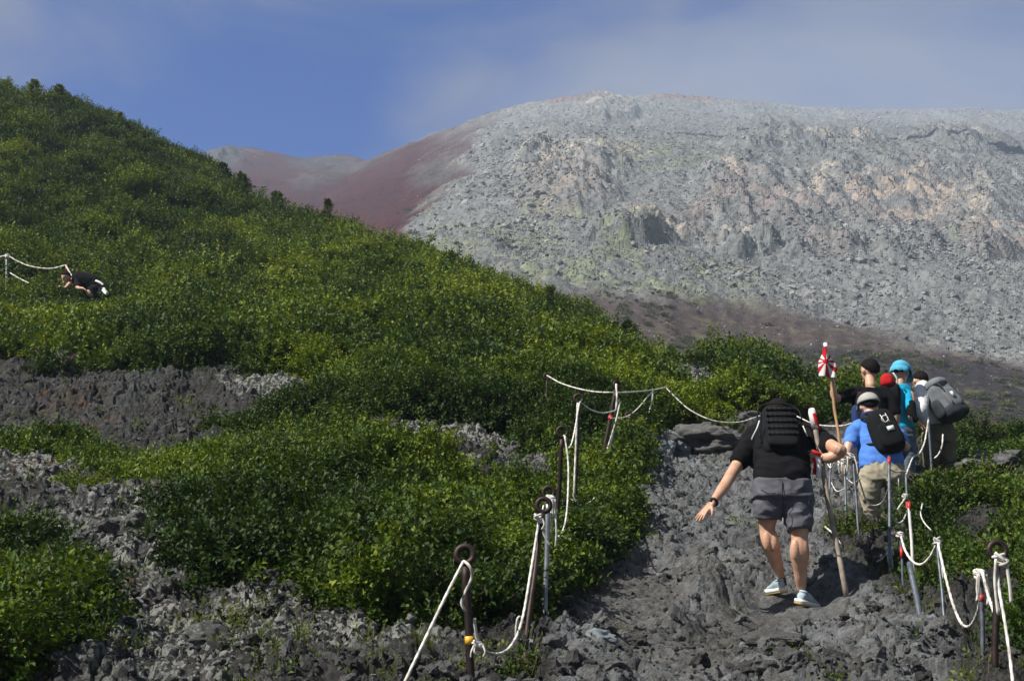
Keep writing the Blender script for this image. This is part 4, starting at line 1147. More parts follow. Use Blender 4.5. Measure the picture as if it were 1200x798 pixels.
post((1066,660,9.8), (1087,765,9.2), 'thick dark post leaning right, with a pale pole against it', .021, None, MAT_BLUESTEEL)
post((1065,588,11.2), (1071,668,11.0), 'white painted pole with a red tip standing over the rope loops', .012, None, MAT_WHITEP, red=[(.90, 1.0)], name='marker_post', group='painted marker posts')
post((1055,622,10.8), (1058,668,10.7), 'short stake with a red mark beside the leaning dark post', .010, None, MAT_BLUESTEEL, red=[(.62, .78)])
knot(1055,628,10.78,.009,'small white knot on the short red marked stake',8,0)
post((1042,535,11.9), (1043,692,11.2), 'tall straight grey post standing before the khaki trousers', .013, None, MAT_BLUESTEEL, red=[(.94, .99)])
knot(1042,645,11.6,.012,'white knot half way down the tall straight post',9,2,.14,1.1)
rope([(1042,645,11.6),(1032,656,11.7),(1018,660,11.9),(1004,657,12.1),(990,645,12.2),(979,628,12.3),(967,617,12.6)], 'sagging rope crossing behind the wooden staff', .0095)
rope([(1043,690,11.2),(1048,699,11),(1055,707,10.8),(1064,716,10.5),(1075,724,10.1),(1083,733,9.8),(1086,750,9.5),(1085,762,9.3),(1095,772,9.1),(1112,778,8.8),(1120,790,8.6),(1126,803,8.4)], 'thin rope lying on the lava down the right side of the trail', .007)
post((1000,540,12.6), (1009,660,12.3), 'slim blue-grey post left of the khaki trousers', .011, None, MAT_BLUESTEEL)
post((990,542,13.1), (992,645,12.7), 'slim dark post between the staff and the blue-grey post', .010, None, MAT_BLUESTEEL)
post((974,540,13.3), (968,622,13.2), 'pale thin post partly behind the wooden staff', .009, None, MAT_GALV)
post((1062,556,13.6), (1064,625,13.4), 'grey post with a red wrap right of the khaki trousers', .013, None, MAT_BLUESTEEL, red=[(.40, .56)])
post((1053,560,13.9), (1056,600,13.8), 'short thin post behind the red wrapped one', .008, None, MAT_GALV)
post((1088,489,16.0), (1093,566,15.8), 'dark post held by the last hikers with a pale rope from its top', .014, None, MAT_BLUESTEEL)
knot(987,541,12.95,.010,'tangle of white rope on the posts beside the staff',10,3,.1,1.6)
knot(996,535,12.6,.009,'white rope bundle by the hand of the blue shirted hiker',11,2,.16,1.3)
rope([(984,535,13),(978,542,13),(974,548,13.2),(970,544,13.3)], 'small loop of white rope left of the tangle', .009)
rope([(998,537,12.6),(1003,550,12.7),(1010,572,12.9),(1014,584,13)], 'rope hanging down in front of the khaki trouser leg', .009)
rope([(1014,584,13),(1022,592,13),(1034,588,13),(1042,570,12.4)], 'thin slack rope across the khaki trousers', .006)
rope([(1040,562,12.0),(1043,580,12.2),(1050,597,12.6),(1055,592,13),(1063,581,13.5)], 'white rope loop in front of the right trouser leg', .009)
knot(1061,582,13.4,.010,'white knot right of the khaki trousers',12,0)
rope([(1088,492,15.9),(1086,505,15.7),(1083,520,15.5),(1077,532,15.2),(1070,536,14.8),(1062,556,13.8)], 'white rope running down from the dark post by the last hikers', .0105)
rope([(1105,509,15.9),(1104,522,15.8),(1100,532,15.8),(1095,537,15.8)], 'curved rope end hanging below the grey rucksack', .010)
rope([(1062,553,13.6),(1056,552,13.3),(1050,553,12.8),(1043,550,12.0)], 'rope tied between the tall straight post and the red wrapped post', .008)
rope([(1043,600,11.6),(1050,612,11.8),(1058,610,12.4),(1064,596,13.4)], 'small slack rope between the tall straight post and the red wrapped post', .007)
rope([(992,560,13.0),(1000,566,12.8),(1009,560,12.4)], 'thin cord tied between the two slim posts beside the staff', .006)
rope([(972,560,13.3),(980,575,13.2),(991,572,13.0)], 'thin cord between the pale thin post and its dark neighbour', .006)
rope([(1081,590,12.8),(1079,602,12.6),(1083,612,12.3),(1092,622,12.0)], 'short rope end lying on the rocks above the white rope loops', .007)
# far rope on the left hillside
post((8,300,35.6), (8,345,35.2), 'distant pale post at the far left with a rope to the crouching hiker', .030, None, MAT_GALV)
post((78,311,35.2), (80,345,35), 'distant post above the crouching hiker on the hillside', .026, None, MAT_GALV, red=[(.7, .98)])
knot(9,301,35.5,.02,'distant white knot on the far left post',13,0,.1,2)
rope([(-30,305,36),(-8,303,35.8),(8,300,35.5),(20,306,35.4),(35,312,35.3),(58,315,35.2),(77,311,35.1)], 'distant white rope stretched across the left hillside', .022)
rope([(77,311,35.0),(84,323,34.6),(94,337,34.2)], 'distant rope slanting down over the crouching hiker', .022)
rope([(12,320,35),(22,326,34.8),(34,332,34.6)], 'distant lower rope below the far left post', .018)
rope([(493,398,28),(500,397,27.8),(508,397,27.6)], 'stub of white rope showing in the middle of the scrub', .014)
rope([(508,397,27.6),(516,403,27.4),(524,408,27.2),(534,414,27.0)], 'white rope emerging from the scrub in the middle of the slope', .016)
# ------------------------------------------------------------------ people
def skin_mat(name, c):
    m, nt, out = new_mat(name); L = nt.links.new
    b = N(nt, 'ShaderNodeBsdfPrincipled', i_Roughness=.5); b.inputs['Subsurface Weight'].default_value = .08
    b.inputs['Subsurface Radius'].default_value = (.01, .004, .002)
    tc = N(nt, 'ShaderNodeTexCoord'); no = N(nt, 'ShaderNodeTexNoise', i_Scale=14, i_Detail=6); L(tc.outputs['Object'], no.inputs['Vector'])
    r = N(nt, 'ShaderNodeValToRGB'); r.color_ramp.elements[0].color = (c[0] * .82, c[1] * .72, c[2] * .68, 1); r.color_ramp.elements[1].color = (*c, 1)
    r.color_ramp.elements[0].position = .3; r.color_ramp.elements[1].position = .65
    L(no.outputs['Fac'], r.inputs['Fac']); L(r.outputs['Color'], b.inputs['Base Color']); L(b.outputs[0], out.inputs[0]); return m
SK_TAN = skin_mat('skin_tanned', (.62, .38, .26)); SK_FAIR = skin_mat('skin_fair', (.64, .43, .34))
CL = lambda n, c, **k: simple(n, c, .92, 0, .22, 6, .5, 160, .003, spec=.15, **k)
C_BLACK = CL('black_cotton', (.0065, .0065, .008)); C_GREYS = CL('charcoal_shorts', (.115, .115, .135)); C_BLUE = CL('royal_blue_shirt', (.09, .23, .66))
C_KHAKI = CL('khaki_cloth', (.40, .36, .27)); C_TURQ = CL('turquoise_shirt', (.015, .42, .68)); C_WHITE = CL('white_cloth', (.74, .74, .76))
C_JEANS = CL('faded_jeans', (.14, .18, .23)); C_OLIVE = CL('olive_trousers', (.17, .155, .11)); C_CAPG = CL('grey_cap_cloth', (.36, .36, .33))
C_CAPB = CL('light_blue_cap', (.10, .42, .62)); C_NYLON = CL('black_nylon', (.011, .012, .014)); C_WEB = CL('black_webbing', (.018, .019, .021))
C_GPACK = CL('grey_pack_cloth', (.17, .185, .20)); C_DPACK = CL('dark_pack_cloth', (.045, .05, .058)); C_RED = CL('red_cloth', (.50, .018, .022)); C_NAVY = CL('navy_cloth', (.03, .05, .16))
C_FLAGW = CL('flag_white', (.78, .76, .75)); C_SOCK = CL('dark_sock', (.05, .06, .07))
M_HAIR = simple('dark_hair', (.012, .009, .008), .8, 0, .5, 60, .8, 300, .004, spec=.12)
M_SHOE = simple('pale_blue_shoe', (.42, .52, .58), .6, 0, .35, 20, .2, col2=[.22, .30, .36]); M_SOLE = simple('white_foam_sole', (.72, .71, .68), .6, 0, .1)
M_GUM = simple('yellow_outsole', (.52, .36, .12), .6, 0, .2); M_BOOT = simple('brown_boot', (.12, .08, .05), .7, 0, .3)
M_PLAST = simple('black_plastic', (.02, .02, .02), .4, 0, .1); M_TAGW = simple('white_tag', (.75, .75, .75), .6, 0, .05)
M_WOODP = simple('weathered_wood', (.36, .30, .24), .8, 0, .35, 14, .4, 90, .002); M_BAMB = simple('pole_wood', (.42, .25, .12), .6, 0, .35, 12, .3, 90, .002)

def limb(mb, jj, n=14):
    pts = [Vector(p) for p, r in jj]; rs = [r for p, r in jj]
    Q = spline(pts, 6) if len(pts) > 2 else pts
    if len(pts) > 2:
        R = []
        for i in range(len(pts) - 1):
            for k in range(6):
                t = k / 6; t = t * t * (3 - 2 * t); R.append(rs[i] * (1 - t) + rs[i + 1] * t)
        R.append(rs[-1])
    else: R = rs
    mb.tube(Q, R, n); mb.ball(Q[0], R[0], nu=12, nv=8); mb.ball(Q[-1], R[-1], nu=12, nv=8)

def eloft(mb, rows, side, n=22):
    """rows: (point, half width, half depth)"""
    pts = [Vector(r[0]) for r in rows]
    Q = spline(pts, 5); A = []
    for i in range(len(rows) - 1):
        for k in range(5):
            t = k / 5; t = t * t * (3 - 2 * t); A.append([rows[i][q] * (1 - t) + rows[i + 1][q] * t for q in (1, 2)])
    A.append([rows[-1][1], rows[-1][2]])
    vs = []; fs = []
    for i, p in enumerate(Q):
        t = (Q[min(i + 1, len(Q) - 1)] - Q[max(i - 1, 0)]).normalized()
        s = (Vector(side) - t * t.dot(Vector(side))).normalized(); w = t.cross(s)
        for k in range(n):
            a = 6.283185 * k / n; c_, s_ = math.cos(a), math.sin(a)
            e = 2 / 2.4
            vs.append(p + s * A[i][0] * math.copysign(abs(c_) ** e, c_) + w * A[i][1] * math.copysign(abs(s_) ** e, s_))
    m = len(Q)
    for i in range(m - 1):
        for k in range(n): fs.append((i * n + k, i * n + (k + 1) % n, (i + 1) * n + (k + 1) % n, (i + 1) * n + k))
    fs.append(tuple(reversed(range(n)))); fs.append(tuple((m - 1) * n + k for k in range(n)))
    mb.add(vs, fs)

def hand(mb, wrist, d, side, nrm, s=1.0, curl=.3, thumb=1, spread=.12):
    """palm, four unequal bent fingers and a thumb; nrm = back of the hand"""
    d = Vector(d).normalized(); side = Vector(side); side = (side - d * d.dot(side)).normalized(); nrm = d.cross(side).normalized() * (1 if d.cross(side).dot(Vector(nrm)) > 0 else -1)
    wr = Vector(wrist); kn = wr + d * .085 * s
    for q in (-.030, -.010, .010, .030):
        limb(mb, [(wr + side * q * .6 * s, .017 * s), (kn + side * q * s, .0125 * s)], 10)
    for q, ln in zip((-.033, -.011, .011, .033), (.066, .080, .076, .058)):
        ln *= s; b = kn + side * q * s; a = q * spread / .03
        d1 = (d + side * a - nrm * curl * .5).normalized(); d2 = (d + side * a - nrm * curl * 1.5).normalized(); d3 = (d + side * a * .5 - nrm * curl * 2.6).normalized()
        p1 = b + d1 * ln * .42; p2 = p1 + d2 * ln * .33; p3 = p2 + d3 * ln * .25
        limb(mb, [(b, .0105 * s), (p1, .0098 * s)], 9); limb(mb, [(p1, .0098 * s), (p2, .0088 * s)], 9); limb(mb, [(p2, .0088 * s), (p3, .0075 * s)], 9)
    tb = wr + d * .022 * s + side * .024 * thumb * s
    t1 = tb + (d * .6 + side * thumb * .8 - nrm * .35).normalized() * .042 * s; t2 = t1 + (d * .9 + side * thumb * .35 - nrm * .5).normalized() * .032 * s
    limb(mb, [(tb, .016 * s), (t1, .0125 * s), (t2, .0095 * s)], 9)

def head(mb, c, r, look, up=(0, 0, 1)):
    """skull, jaw, nose, ears, eye sockets; look = where the face points"""
    f = Vector(look).normalized(); u = Vector(up); u = (u - f * f.dot(u)).normalized(); s = f.cross(u); M = Matrix((s, f, u)).transposed(); c = Vector(c)
    mb.ball(c + u * r * .12 - f * r * .06, (r * .80, r * .98, r * .98), M); mb.ball(c - u * r * .42 + f * r * .22, (r * .60, r * .66, r * .72), M)
    limb(mb, [(c + f * r * .88 + u * r * .12, r * .09), (c + f * r * 1.08 - u * r * .18, r * .15)], 8)
    mb.ball(c + f * r * .84 - u * r * .52, (r * .28, r * .12, r * .07), M)
    mb.ball(c + f * r * .80 - u * r * .90, (r * .26, r * .2, r * .18), M)
    mb.ball(c + f * r * .84 + u * r * .26, (r * .5, r * .10, r * .07), M)
    for q in (-1, 1):
        mb.ball(c + s * q * r * .82 - u * r * .12 - f * r * .02, (r * .12, r * .18, r * .30), M)
    return M, c

def hair(parent, c, r, look, up=(0, 0, 1), cover=.2, name='hair', mat=None, grow=1.05):
    f = Vector(look).normalized(); u = Vector(up); u = (u - f * f.dot(u)).normalized(); s = f.cross(u); M = Matrix((s, f, u)).transposed(); c = Vector(c)
    bm = bmesh.new(); bmesh.ops.create_icosphere(bm, subdivisions=4, radius=1)
    kill = []
    for v in bm.verts:
        p = v.co
        lim = -.26 + .60 * max(0, p.y) * 1.3 + .22 * abs(p.x) * (p.y > -.5) - .5 * max(0, -p.y)
        if p.z < lim: kill.append(v)
    bmesh.ops.delete(bm, geom=kill, context='VERTS')
    for v in bm.verts:
        n = mnoise.noise(v.co * 9) * .025 + mnoise.noise(v.co * 26) * .02
        pp = v.co; lim = -.26 + .60 * max(0, pp.y) * 1.3 + .22 * abs(pp.x) * (pp.y > -.5) - .5 * max(0, -pp.y)
        n += -.085 * (1 - sstep(0, .35, pp.z - lim))
        q = Vector((v.co.x * r * .84, v.co.y * r * 1.02, v.co.z * r * 1.03)) * (grow + n)
        v.co = c + u * r * .12 - f * r * .06 + M @ q
    me = bpy.data.meshes.new(name); bm.to_mesh(me); bm.free()
    o = link(name, smooth(me), parent, mat or M_HAIR)
    sd = o.modifiers.new('thick', 'SOLIDIFY'); sd.thickness = .006; sd.offset = -1
    return o

def cap(parent, c, r, look, mat, up=(0, 0, 1), brim=True, flap=False, name='cap'):
    f = Vector(look).normalized(); u = Vector(up); u = (u - f * f.dot(u)).normalized(); s = f.cross(u); M = Matrix((s, f, u)).transposed(); c = Vector(c)
    mb = MB(); vs = []; fs = []; nu = 28; nv = 9
    for j in range(nv + 1):
        th = 1.62 * j / nv
        for i in range(nu):
            ph = 6.283185 * i / nu; k = 1 + .012 * math.cos(ph * 6)
            vs.append(c + u * r * .22 - f * r * .04 + M @ Vector((math.sin(th) * math.cos(ph) * r * .95 * k, math.sin(th) * math.sin(ph) * r * 1.10 * k, math.cos(th) ** 1 * r * .98 if th < 1.57 else -.05 * r)))
    for j in range(nv):
        for i in range(nu): fs.append((j * nu + i, j * nu + (i + 1) % nu, (j + 1) * nu + (i + 1) % nu, (j + 1) * nu + i))
    mb.add(vs, fs)
    if brim:
        vs = []; fs = []
        for i in range(13):
            a = math.radians(28 + 124 * i / 12); b0 = M @ Vector((math.cos(a) * r * .96, math.sin(a) * r * 1.10, -.04 * r))
            ex = r * .75 * math.sin(math.radians(180 * i / 12)) ** .5
            b1 = M @ Vector((math.cos(a) * (r * .96), math.sin(a) * r * 1.10 + ex, -.14 * r - .16 * r * abs(math.cos(a))))
            o_ = c + u * r * .22 - f * r * .04
            vs += [o_ + b0, o_ + b1]
        for i in range(12): fs.append((2 * i, 2 * i + 1, 2 * i + 3, 2 * i + 2))
        mb.add(vs, fs)
    if flap:
        vs = []; fs = []
        for i in range(13):
            a = math.radians(200 + 140 * i / 12); b0 = M @ Vector((math.cos(a) * r * .96, math.sin(a) * r * 1.10, 0))
            b1 = M @ Vector((math.cos(a) * r * 1.0, math.sin(a) * r * 1.12, -.62 * r + .08 * r * math.cos(i * 2)))
            o_ = c + u * r * .22 - f * r * .04
            vs += [o_ + b0, o_ + b1]
        for i in range(12): fs.append((2 * i, 2 * i + 1, 2 * i + 3, 2 * i + 2))
        mb.add(vs, fs)
    mb.ball(c + u * r * 1.21 - f * r * .04, r * .06)
    o = mb.build(name, mat, parent)
    sd = o.modifiers.new('thick', 'SOLIDIFY'); sd.thickness = .004; sd.offset = 1
    return o

def shoe(parent, heel, toe, up, mat=M_SHOE, sole=M_SOLE, gum=M_GUM, s=1.0):
    heel = Vector(heel); toe = Vector(toe); d = (toe - heel); L_ = d.length; d.normalize(); up = Vector(up); up = (up - d * d.dot(up)).normalized(); sd = d.cross(up)
    prof = [(0, .030, .062), (.12, .036, .075), (.3, .036, .080), (.5, .042, .062), (.72, .048, .046), (.9, .038, .034), (1.0, .018, .022)]
    mb = MB(); vs = []; fs = []; n = 12
    for t, w, h in prof:
        for k in range(n):
            a = math.pi * 2 * k / n
            vs.append(heel + d * L_ * t + sd * math.cos(a) * w * s + up * (.022 + (.5 + .5 * math.sin(a)) * h) * s)
    for i in range(len(prof) - 1):
        for k in range(n): fs.append((i * n + k, i * n + (k + 1) % n, (i + 1) * n + (k + 1) % n, (i + 1) * n + k))
    fs.append(tuple(reversed(range(n)))); fs.append(tuple((len(prof) - 1) * n + k for k in range(n)))
    mb.add(vs, fs)
    mb.tube([heel + d * L_ * .17 + up * .075 * s, heel + d * L_ * .17 + up * .105 * s], [.038 * s, .036 * s], 12)
    up_o = mb.build('shoe', mat, parent)
    md = up_o.modifiers.new('sub', 'SUBSURF'); md.levels = 1; md.render_levels = 2
    # laces
    ml = MB()
    for k in range(4):
        q = heel + d * L_ * (.42 + .07 * k) + up * (.088 - .006 * k) * s
        ml.tube([q - sd * .022, q + up * .004, q + sd * .022], .003, 6)
    ml.build('laces', M_TAGW, up_o)
    for nm, z0, z1, mt, g in (('midsole', .008, .034, sole, 1.1), ('outsole', -.002, .010, gum, 1.06)):
        mb = MB(); vs = []; fs = []
        outl = [(-.04, .02), (0, .034), (.15, .040), (.35, .036), (.55, .043), (.75, .050), (.92, .040), (1.03, .014)]
        ring_ = [(t, w) for t, w in outl] + [(t, -w) for t, w in reversed(outl)]
        m = len(ring_)
        for z in (z0, z1):
            for t, w in ring_: vs.append(heel + d * L_ * t + sd * w * g * s + up * (z + .018 * max(0, t - .8) * 3) * s)
        for k in range(m): fs.append((k, (k + 1) % m, m + (k + 1) % m, m + k))
        fs.append(tuple(reversed(range(m)))); fs.append(tuple(range(m, 2 * m)))
        mb.add(vs, fs); mb.build(nm, mt, up_o)

def rot_basis(back, up):
    """columns: x side, y into the wearer, z along the back"""
    u = Vector(up).normalized(); b = Vector(back); b = (b - u * u.dot(b)).normalized(); return Matrix((b.cross(u), b, u)).transposed()

def rounded(mb, c, size, M, n=3.2, taper=.12, mi=0, seg=20, wr=0):
    """soft pack-shaped block"""
    vs = []; fs = []; nu = seg * 2; nv = seg
    sp = lambda v, e: math.copysign(abs(v) ** e, v)
    e = 2 / n
    for j in range(nv + 1):
        th = -math.pi / 2 + math.pi * j / nv
        for i in range(nu):
            ph = 6.283185 * i / nu
            x = sp(math.cos(th), e) * sp(math.cos(ph), e); y = sp(math.cos(th), e) * sp(math.sin(ph), e); z = sp(math.sin(th), e)
            k = 1 - taper * z
            q = Vector((x * size[0] / 2 * k, y * size[1] / 2 * k, z * size[2] / 2))
            if wr: q += q.normalized() * mnoise.noise(q * 11 + Vector((3, 1, 7))) * wr
            vs.append(Vector(c) + M @ q)
    for j in range(nv):
        for i in range(nu): fs.append((j * nu + i, j * nu + (i + 1) % nu, (j + 1) * nu + (i + 1) % nu, (j + 1) * nu + i))
    mb.add(vs, fs, mi)

def strap(mb, pts, w=.03, th=.006, nrm=(0, -1, 0), mi=0):
    Q = spline([Vector(p) for p in pts], 6); vs = []; fs = []
    for i, p in enumerate(Q):
        t = (Q[min(i + 1, len(Q) - 1)] - Q[max(i - 1, 0)]).normalized(); n = Vector(nrm); n = (n - t * t.dot(n)).normalized(); s = t.cross(n)
        vs += [p + s * w / 2 + n * th / 2, p - s * w / 2 + n * th / 2, p - s * w / 2 - n * th / 2, p + s * w / 2 - n * th / 2]
    for i in range(len(Q) - 1):
        for k in range(4): fs.append((i * 4 + k, i * 4 + (k + 1) % 4, (i + 1) * 4 + (k + 1) % 4, (i + 1) * 4 + k))
    fs.append((3, 2, 1, 0)); m = (len(Q) - 1) * 4; fs.append((m, m + 1, m + 2, m + 3))
    mb.add(vs, fs, mi)

PP = P
X_ = Vector((1, 0, 0)); UP = Vector((0, 0, 1)); FWD = Vector((0, 1, 0))
PEOPLE = 'hikers climbing the trail'

# ============ nearest hiker: black T-shirt, grey shorts
def hiker_near():
    e = empty('person', P(925, 700, 11.0), 'nearest person in black T-shirt and charcoal shorts, bending forward with left arm swung out', 'person', PEOPLE)
    mb = MB()
    hc = P(912, 486, 11.72); look = (0, .8, -.6)
    head(mb, hc, .115, look, (0, .5, .8))
    limb(mb, [(P(914, 500, 11.45), .06), (P(913, 490, 11.62), .055)])
    eloft(mb, [(P(917, 588, 10.93), .17, .12), (P(917, 572, 10.95), .19, .13), (P(916, 548, 11.05), .19, .12), (P(916, 520, 11.25), .205, .12), (P(915, 506, 11.37), .17, .09)], X_)
    # left arm swung out
    wl = P(834, 590, 10.72)
    limb(mb, [(P(888, 509, 11.36), .068), (P(873, 531, 11.2), .056), (P(857, 556, 11.0), .046), (P(848, 571, 10.88), .044), (wl, .028)])
    hand(mb, wl, P(817, 609, 10.70) - wl, Vector((.62, -.35, .40)), Vector((-.4, -.7, .3)), 1.05, .10, 1, .30)
    # right arm, elbow high, forearm back to the staff
    wr_ = P(959, 536, 11.02)
    limb(mb, [(P(943, 508, 11.36), .070), (P(962, 517, 11.15), .058), (P(981, 526, 10.93), .050), (P(985, 529, 10.93), .047), (P(974, 536, 10.96), .044), (wr_, .030)])
    hand(mb, P(959, 536, 11.02), Vector((-1, .3, -.1)), Vector((0, .2, 1)), Vector((0, -1, 0)), 1.0, .55, 1)
    # legs
    limb(mb, [(P(904, 585, 10.95), .10), (P(900, 604, 10.95), .078), (P(899, 619, 10.96), .060), (P(902, 635, 10.97), .072), (P(909, 657, 11.05), .050), (P(914, 673, 11.12), .035), (P(915, 681, 11.14), .036)], 18)
    limb(mb, [(P(932, 588, 10.92), .105), (P(936, 612, 10.88), .080), (P(937, 631, 10.86), .062), (P(937, 647, 10.86), .074), (P(938, 672, 10.92), .050), (P(939, 689, 10.97), .035), (P(940, 696, 11.0), .036)], 18)
    for bx, by, bd in ((932, 644, 10.81), (942, 643, 10.82), (899, 633, 10.92), (907, 634, 10.92)): mb.ball(P(bx, by, bd), (.036, .033, .080))
    body = link('body', remesh(mb, .005, 3), e, SK_TAN)
    hair(e, hc, .117, look, (0, .5, .8))
    # T-shirt
    mb = MB()
    eloft(mb, [(P(917, 569, 10.93), .212, .145), (P(917, 560, 10.95), .212, .15), (P(916, 545, 11.05), .208, .145), (P(916, 525, 11.2), .222, .145), (P(915, 509, 11.34), .23, .125), (P(914, 500, 11.43), .13, .085)], X_, 28)
    limb(mb, [(P(896, 508, 11.37), .088), (P(884, 514, 11.31), .088), (P(874, 529, 11.2), .080), (P(868, 539, 11.12), .074)])
    limb(mb, [(P(938, 507, 11.37), .090), (P(952, 512, 11.25), .090), (P(963, 518, 11.13), .082), (P(970, 522, 11.06), .076)])
    link('shirt', remesh(mb, .010, 3, .017, 6, seed=1), e, C_BLACK)
    # shorts
    mb = MB()
    eloft(mb, [(P(917, 562, 10.93), .212, .15), (P(917, 574, 10.93), .228, .165), (P(917, 586, 10.92), .232, .17)], X_, 28)
    eloft(mb, [(P(904, 582, 10.93), .125, .14), (P(901, 594, 10.93), .112, .12), (P(900, 607, 10.94), .098, .105)], X_, 20)
    eloft(mb, [(P(932, 584, 10.91), .13, .14), (P(935, 602, 10.88), .108, .12), (P(937, 621, 10.85), .092, .102)], X_, 20)
    so = link('shorts', remesh(mb, .008, 3, .015, 7.5, seed=4), e, C_GREYS)
    m2 = MB()
    for q in ([P(892, 574, 10.72), P(900, 578, 10.70), P(909, 578, 10.72)], [P(926, 578, 10.72), P(935, 578, 10.69), P(944, 573, 10.72)]): m2.tube(spline(q, 5), .0035, 6)
    m2.tube(spline([P(917, 565, 10.77), P(917, 578, 10.735), P(918, 592, 10.76)], 6), .003, 6)
    m2.build('seam', C_BLACK, so)
    # wrist watch
    mb = MB(); wp = P(836, 588, 10.73); ax = (P(848, 571, 10.88) - P(834, 590, 10.72)); mb.ring(wp, .033, .009, ax, 22, 8)
    mb.box(wp + Vector((-.02, -.022, .012)), (.034, .012, .034), rot_basis((0, 1, 0), ax)); mb.build('wristwatch', M_PLAST, e)
    # socks and shoes
    mb = MB(); mb.tube([P(914.5, 676, 11.13), P(915.5, 685, 11.15)], [.040, .043], 14); mb.build('sock', C_SOCK, e)
    mb = MB(); mb.tube([P(939, 690, 10.97), P(940, 699, 11.0)], [.040, .043], 14); mb.build('sock', C_SOCK, e)
    shoe(e, P(918, 694, 11.06), P(901, 697, 11.26), (.1, -.35, 1), s=1.05)
    shoe(e, P(935, 707, 10.92), P(956, 714, 11.08), (-.38, -.55, 1), s=1.08)
    # rucksack
    B = rot_basis((0, .83, -.55), (0.03, .55, .83))
    c = P(913, 509, 11.10)
    pk = empty('backpack', c, 'black backpack with rows of webbing on the nearest hiker in charcoal shorts', 'backpack', 'backpacks')
    mb = MB(); rounded(mb, c, (.295, .20, .48), B, 4.0, .07, wr=.010); mb.build('bag', C_NYLON, pk)
    mb = MB(); rounded(mb, c + B @ Vector((0, -.115, -.03)), (.25, .09, .39), B, 4.5, .03, wr=.006); fp = mb.build('front_pocket', C_NYLON, pk)
    mb = MB(); 
    for k in range(5):
        z = .125 - k * .062
        for x0, x1 in ((-.125, .125),):
            mb.box(c + B @ Vector((0, -.164, z)), (.238, .008, .026), B)
        for q in range(7): mb.box(c + B @ Vector((-.108 + q * .036, -.169, z)), (.006, .006, .030), B)
    mb.build('webbing', C_WEB, fp)
    mb = MB(); mb.tube(spline([c + B @ Vector((-.16, -.05, -.14)), c + B @ Vector((-.17, -.09, .12)), c + B @ Vector((-.12, -.07, .235)), c + B @ Vector((0, -.085, .25)), c + B @ Vector((.12, -.07, .235)), c + B @ Vector((.17, -.09, .12)), c + B @ Vector((.16, -.05, -.14))], 8), .006, 6); mb.build('zip', C_WEB, pk)
    mb = MB(); strap(mb, [c + B @ Vector((-.05, .02, .245)), c + B @ Vector((0, -.0, .285)), c + B @ Vector((.05, .02, .245))], .026, .012, (0, -1, .3)); mb.build('handle', C_WEB, pk)
    for sx in (-1, 1):
        mb = MB(); strap(mb, [c + B @ Vector((sx * .10, .10, .22)), c + B @ Vector((sx * .14, .16, .25)), c + B @ Vector((sx * .175, .24, .18)), c + B @ Vector((sx * .20, .28, 0)), c + B @ Vector((sx * .19, .17, -.18)), c + B @ Vector((sx * .15, .08, -.22))], .055, .014, (sx, -.5, .2)); mb.build('shoulder_strap', C_WEB, pk)
    mb = MB(); mb.tube(spline([P(890, 493, 11.0), P(887, 502, 10.98), P(883, 510, 11.0), P(881, 515, 11.02)], 6), .006, 6); mb.build('cord', M_TAGW, pk); mb = MB(); mb.tube(spline([P(941, 499, 11.0), P(944, 506, 10.98), P(946, 511, 11.0)], 5), .005, 6); mb.build('cord', M_TAGW, pk)
    # staff with red and white cloth
    st = empty('walking_staff', P(991, 697, 10.8), 'weathered wooden staff topped with red and white cloth, held by the nearest hiker', 'walking staff')
    mb = MB(); top = P(951, 479, 11.12); bot = P(992, 700, 10.80)
    mb.tube([bot.lerp(top, k / 10) + Vector((math.sin(k) * .003, 0, 0)) for k in range(11)], .021, 8); mb.build('shaft', M_WOODP, st)
    mb = MB(); mb.tube([top.lerp(bot, .0), top.lerp(bot, .02), top.lerp(bot, .11)], [.022, .031, .029], 14); mb.build('white_wrap', C_FLAGW, st)
    mb = MB(); strap(mb, [P(954, 484, 11.06), P(957, 494, 11.06), P(959, 504, 11.08), P(958, 510, 11.10)], .028, .004); mb.build('red_ribbon', C_RED, st); mb = MB(); strap(mb, [P(954, 536, 10.98), P(956, 543, 10.97), P(955, 556, 10.98)], .035, .004); strap(mb, [P(952, 529, 10.96), P(958, 531, 10.95), P(962, 534, 10.96)], .03, .005); mb.build('red_ribbon', C_RED, st)
    mb = MB(); strap(mb, [P(958, 534, 10.97), P(960, 545, 10.96), P(959, 560, 10.97)], .04, .004); mb.build('white_ribbon', C_FLAGW, st)
hiker_near()

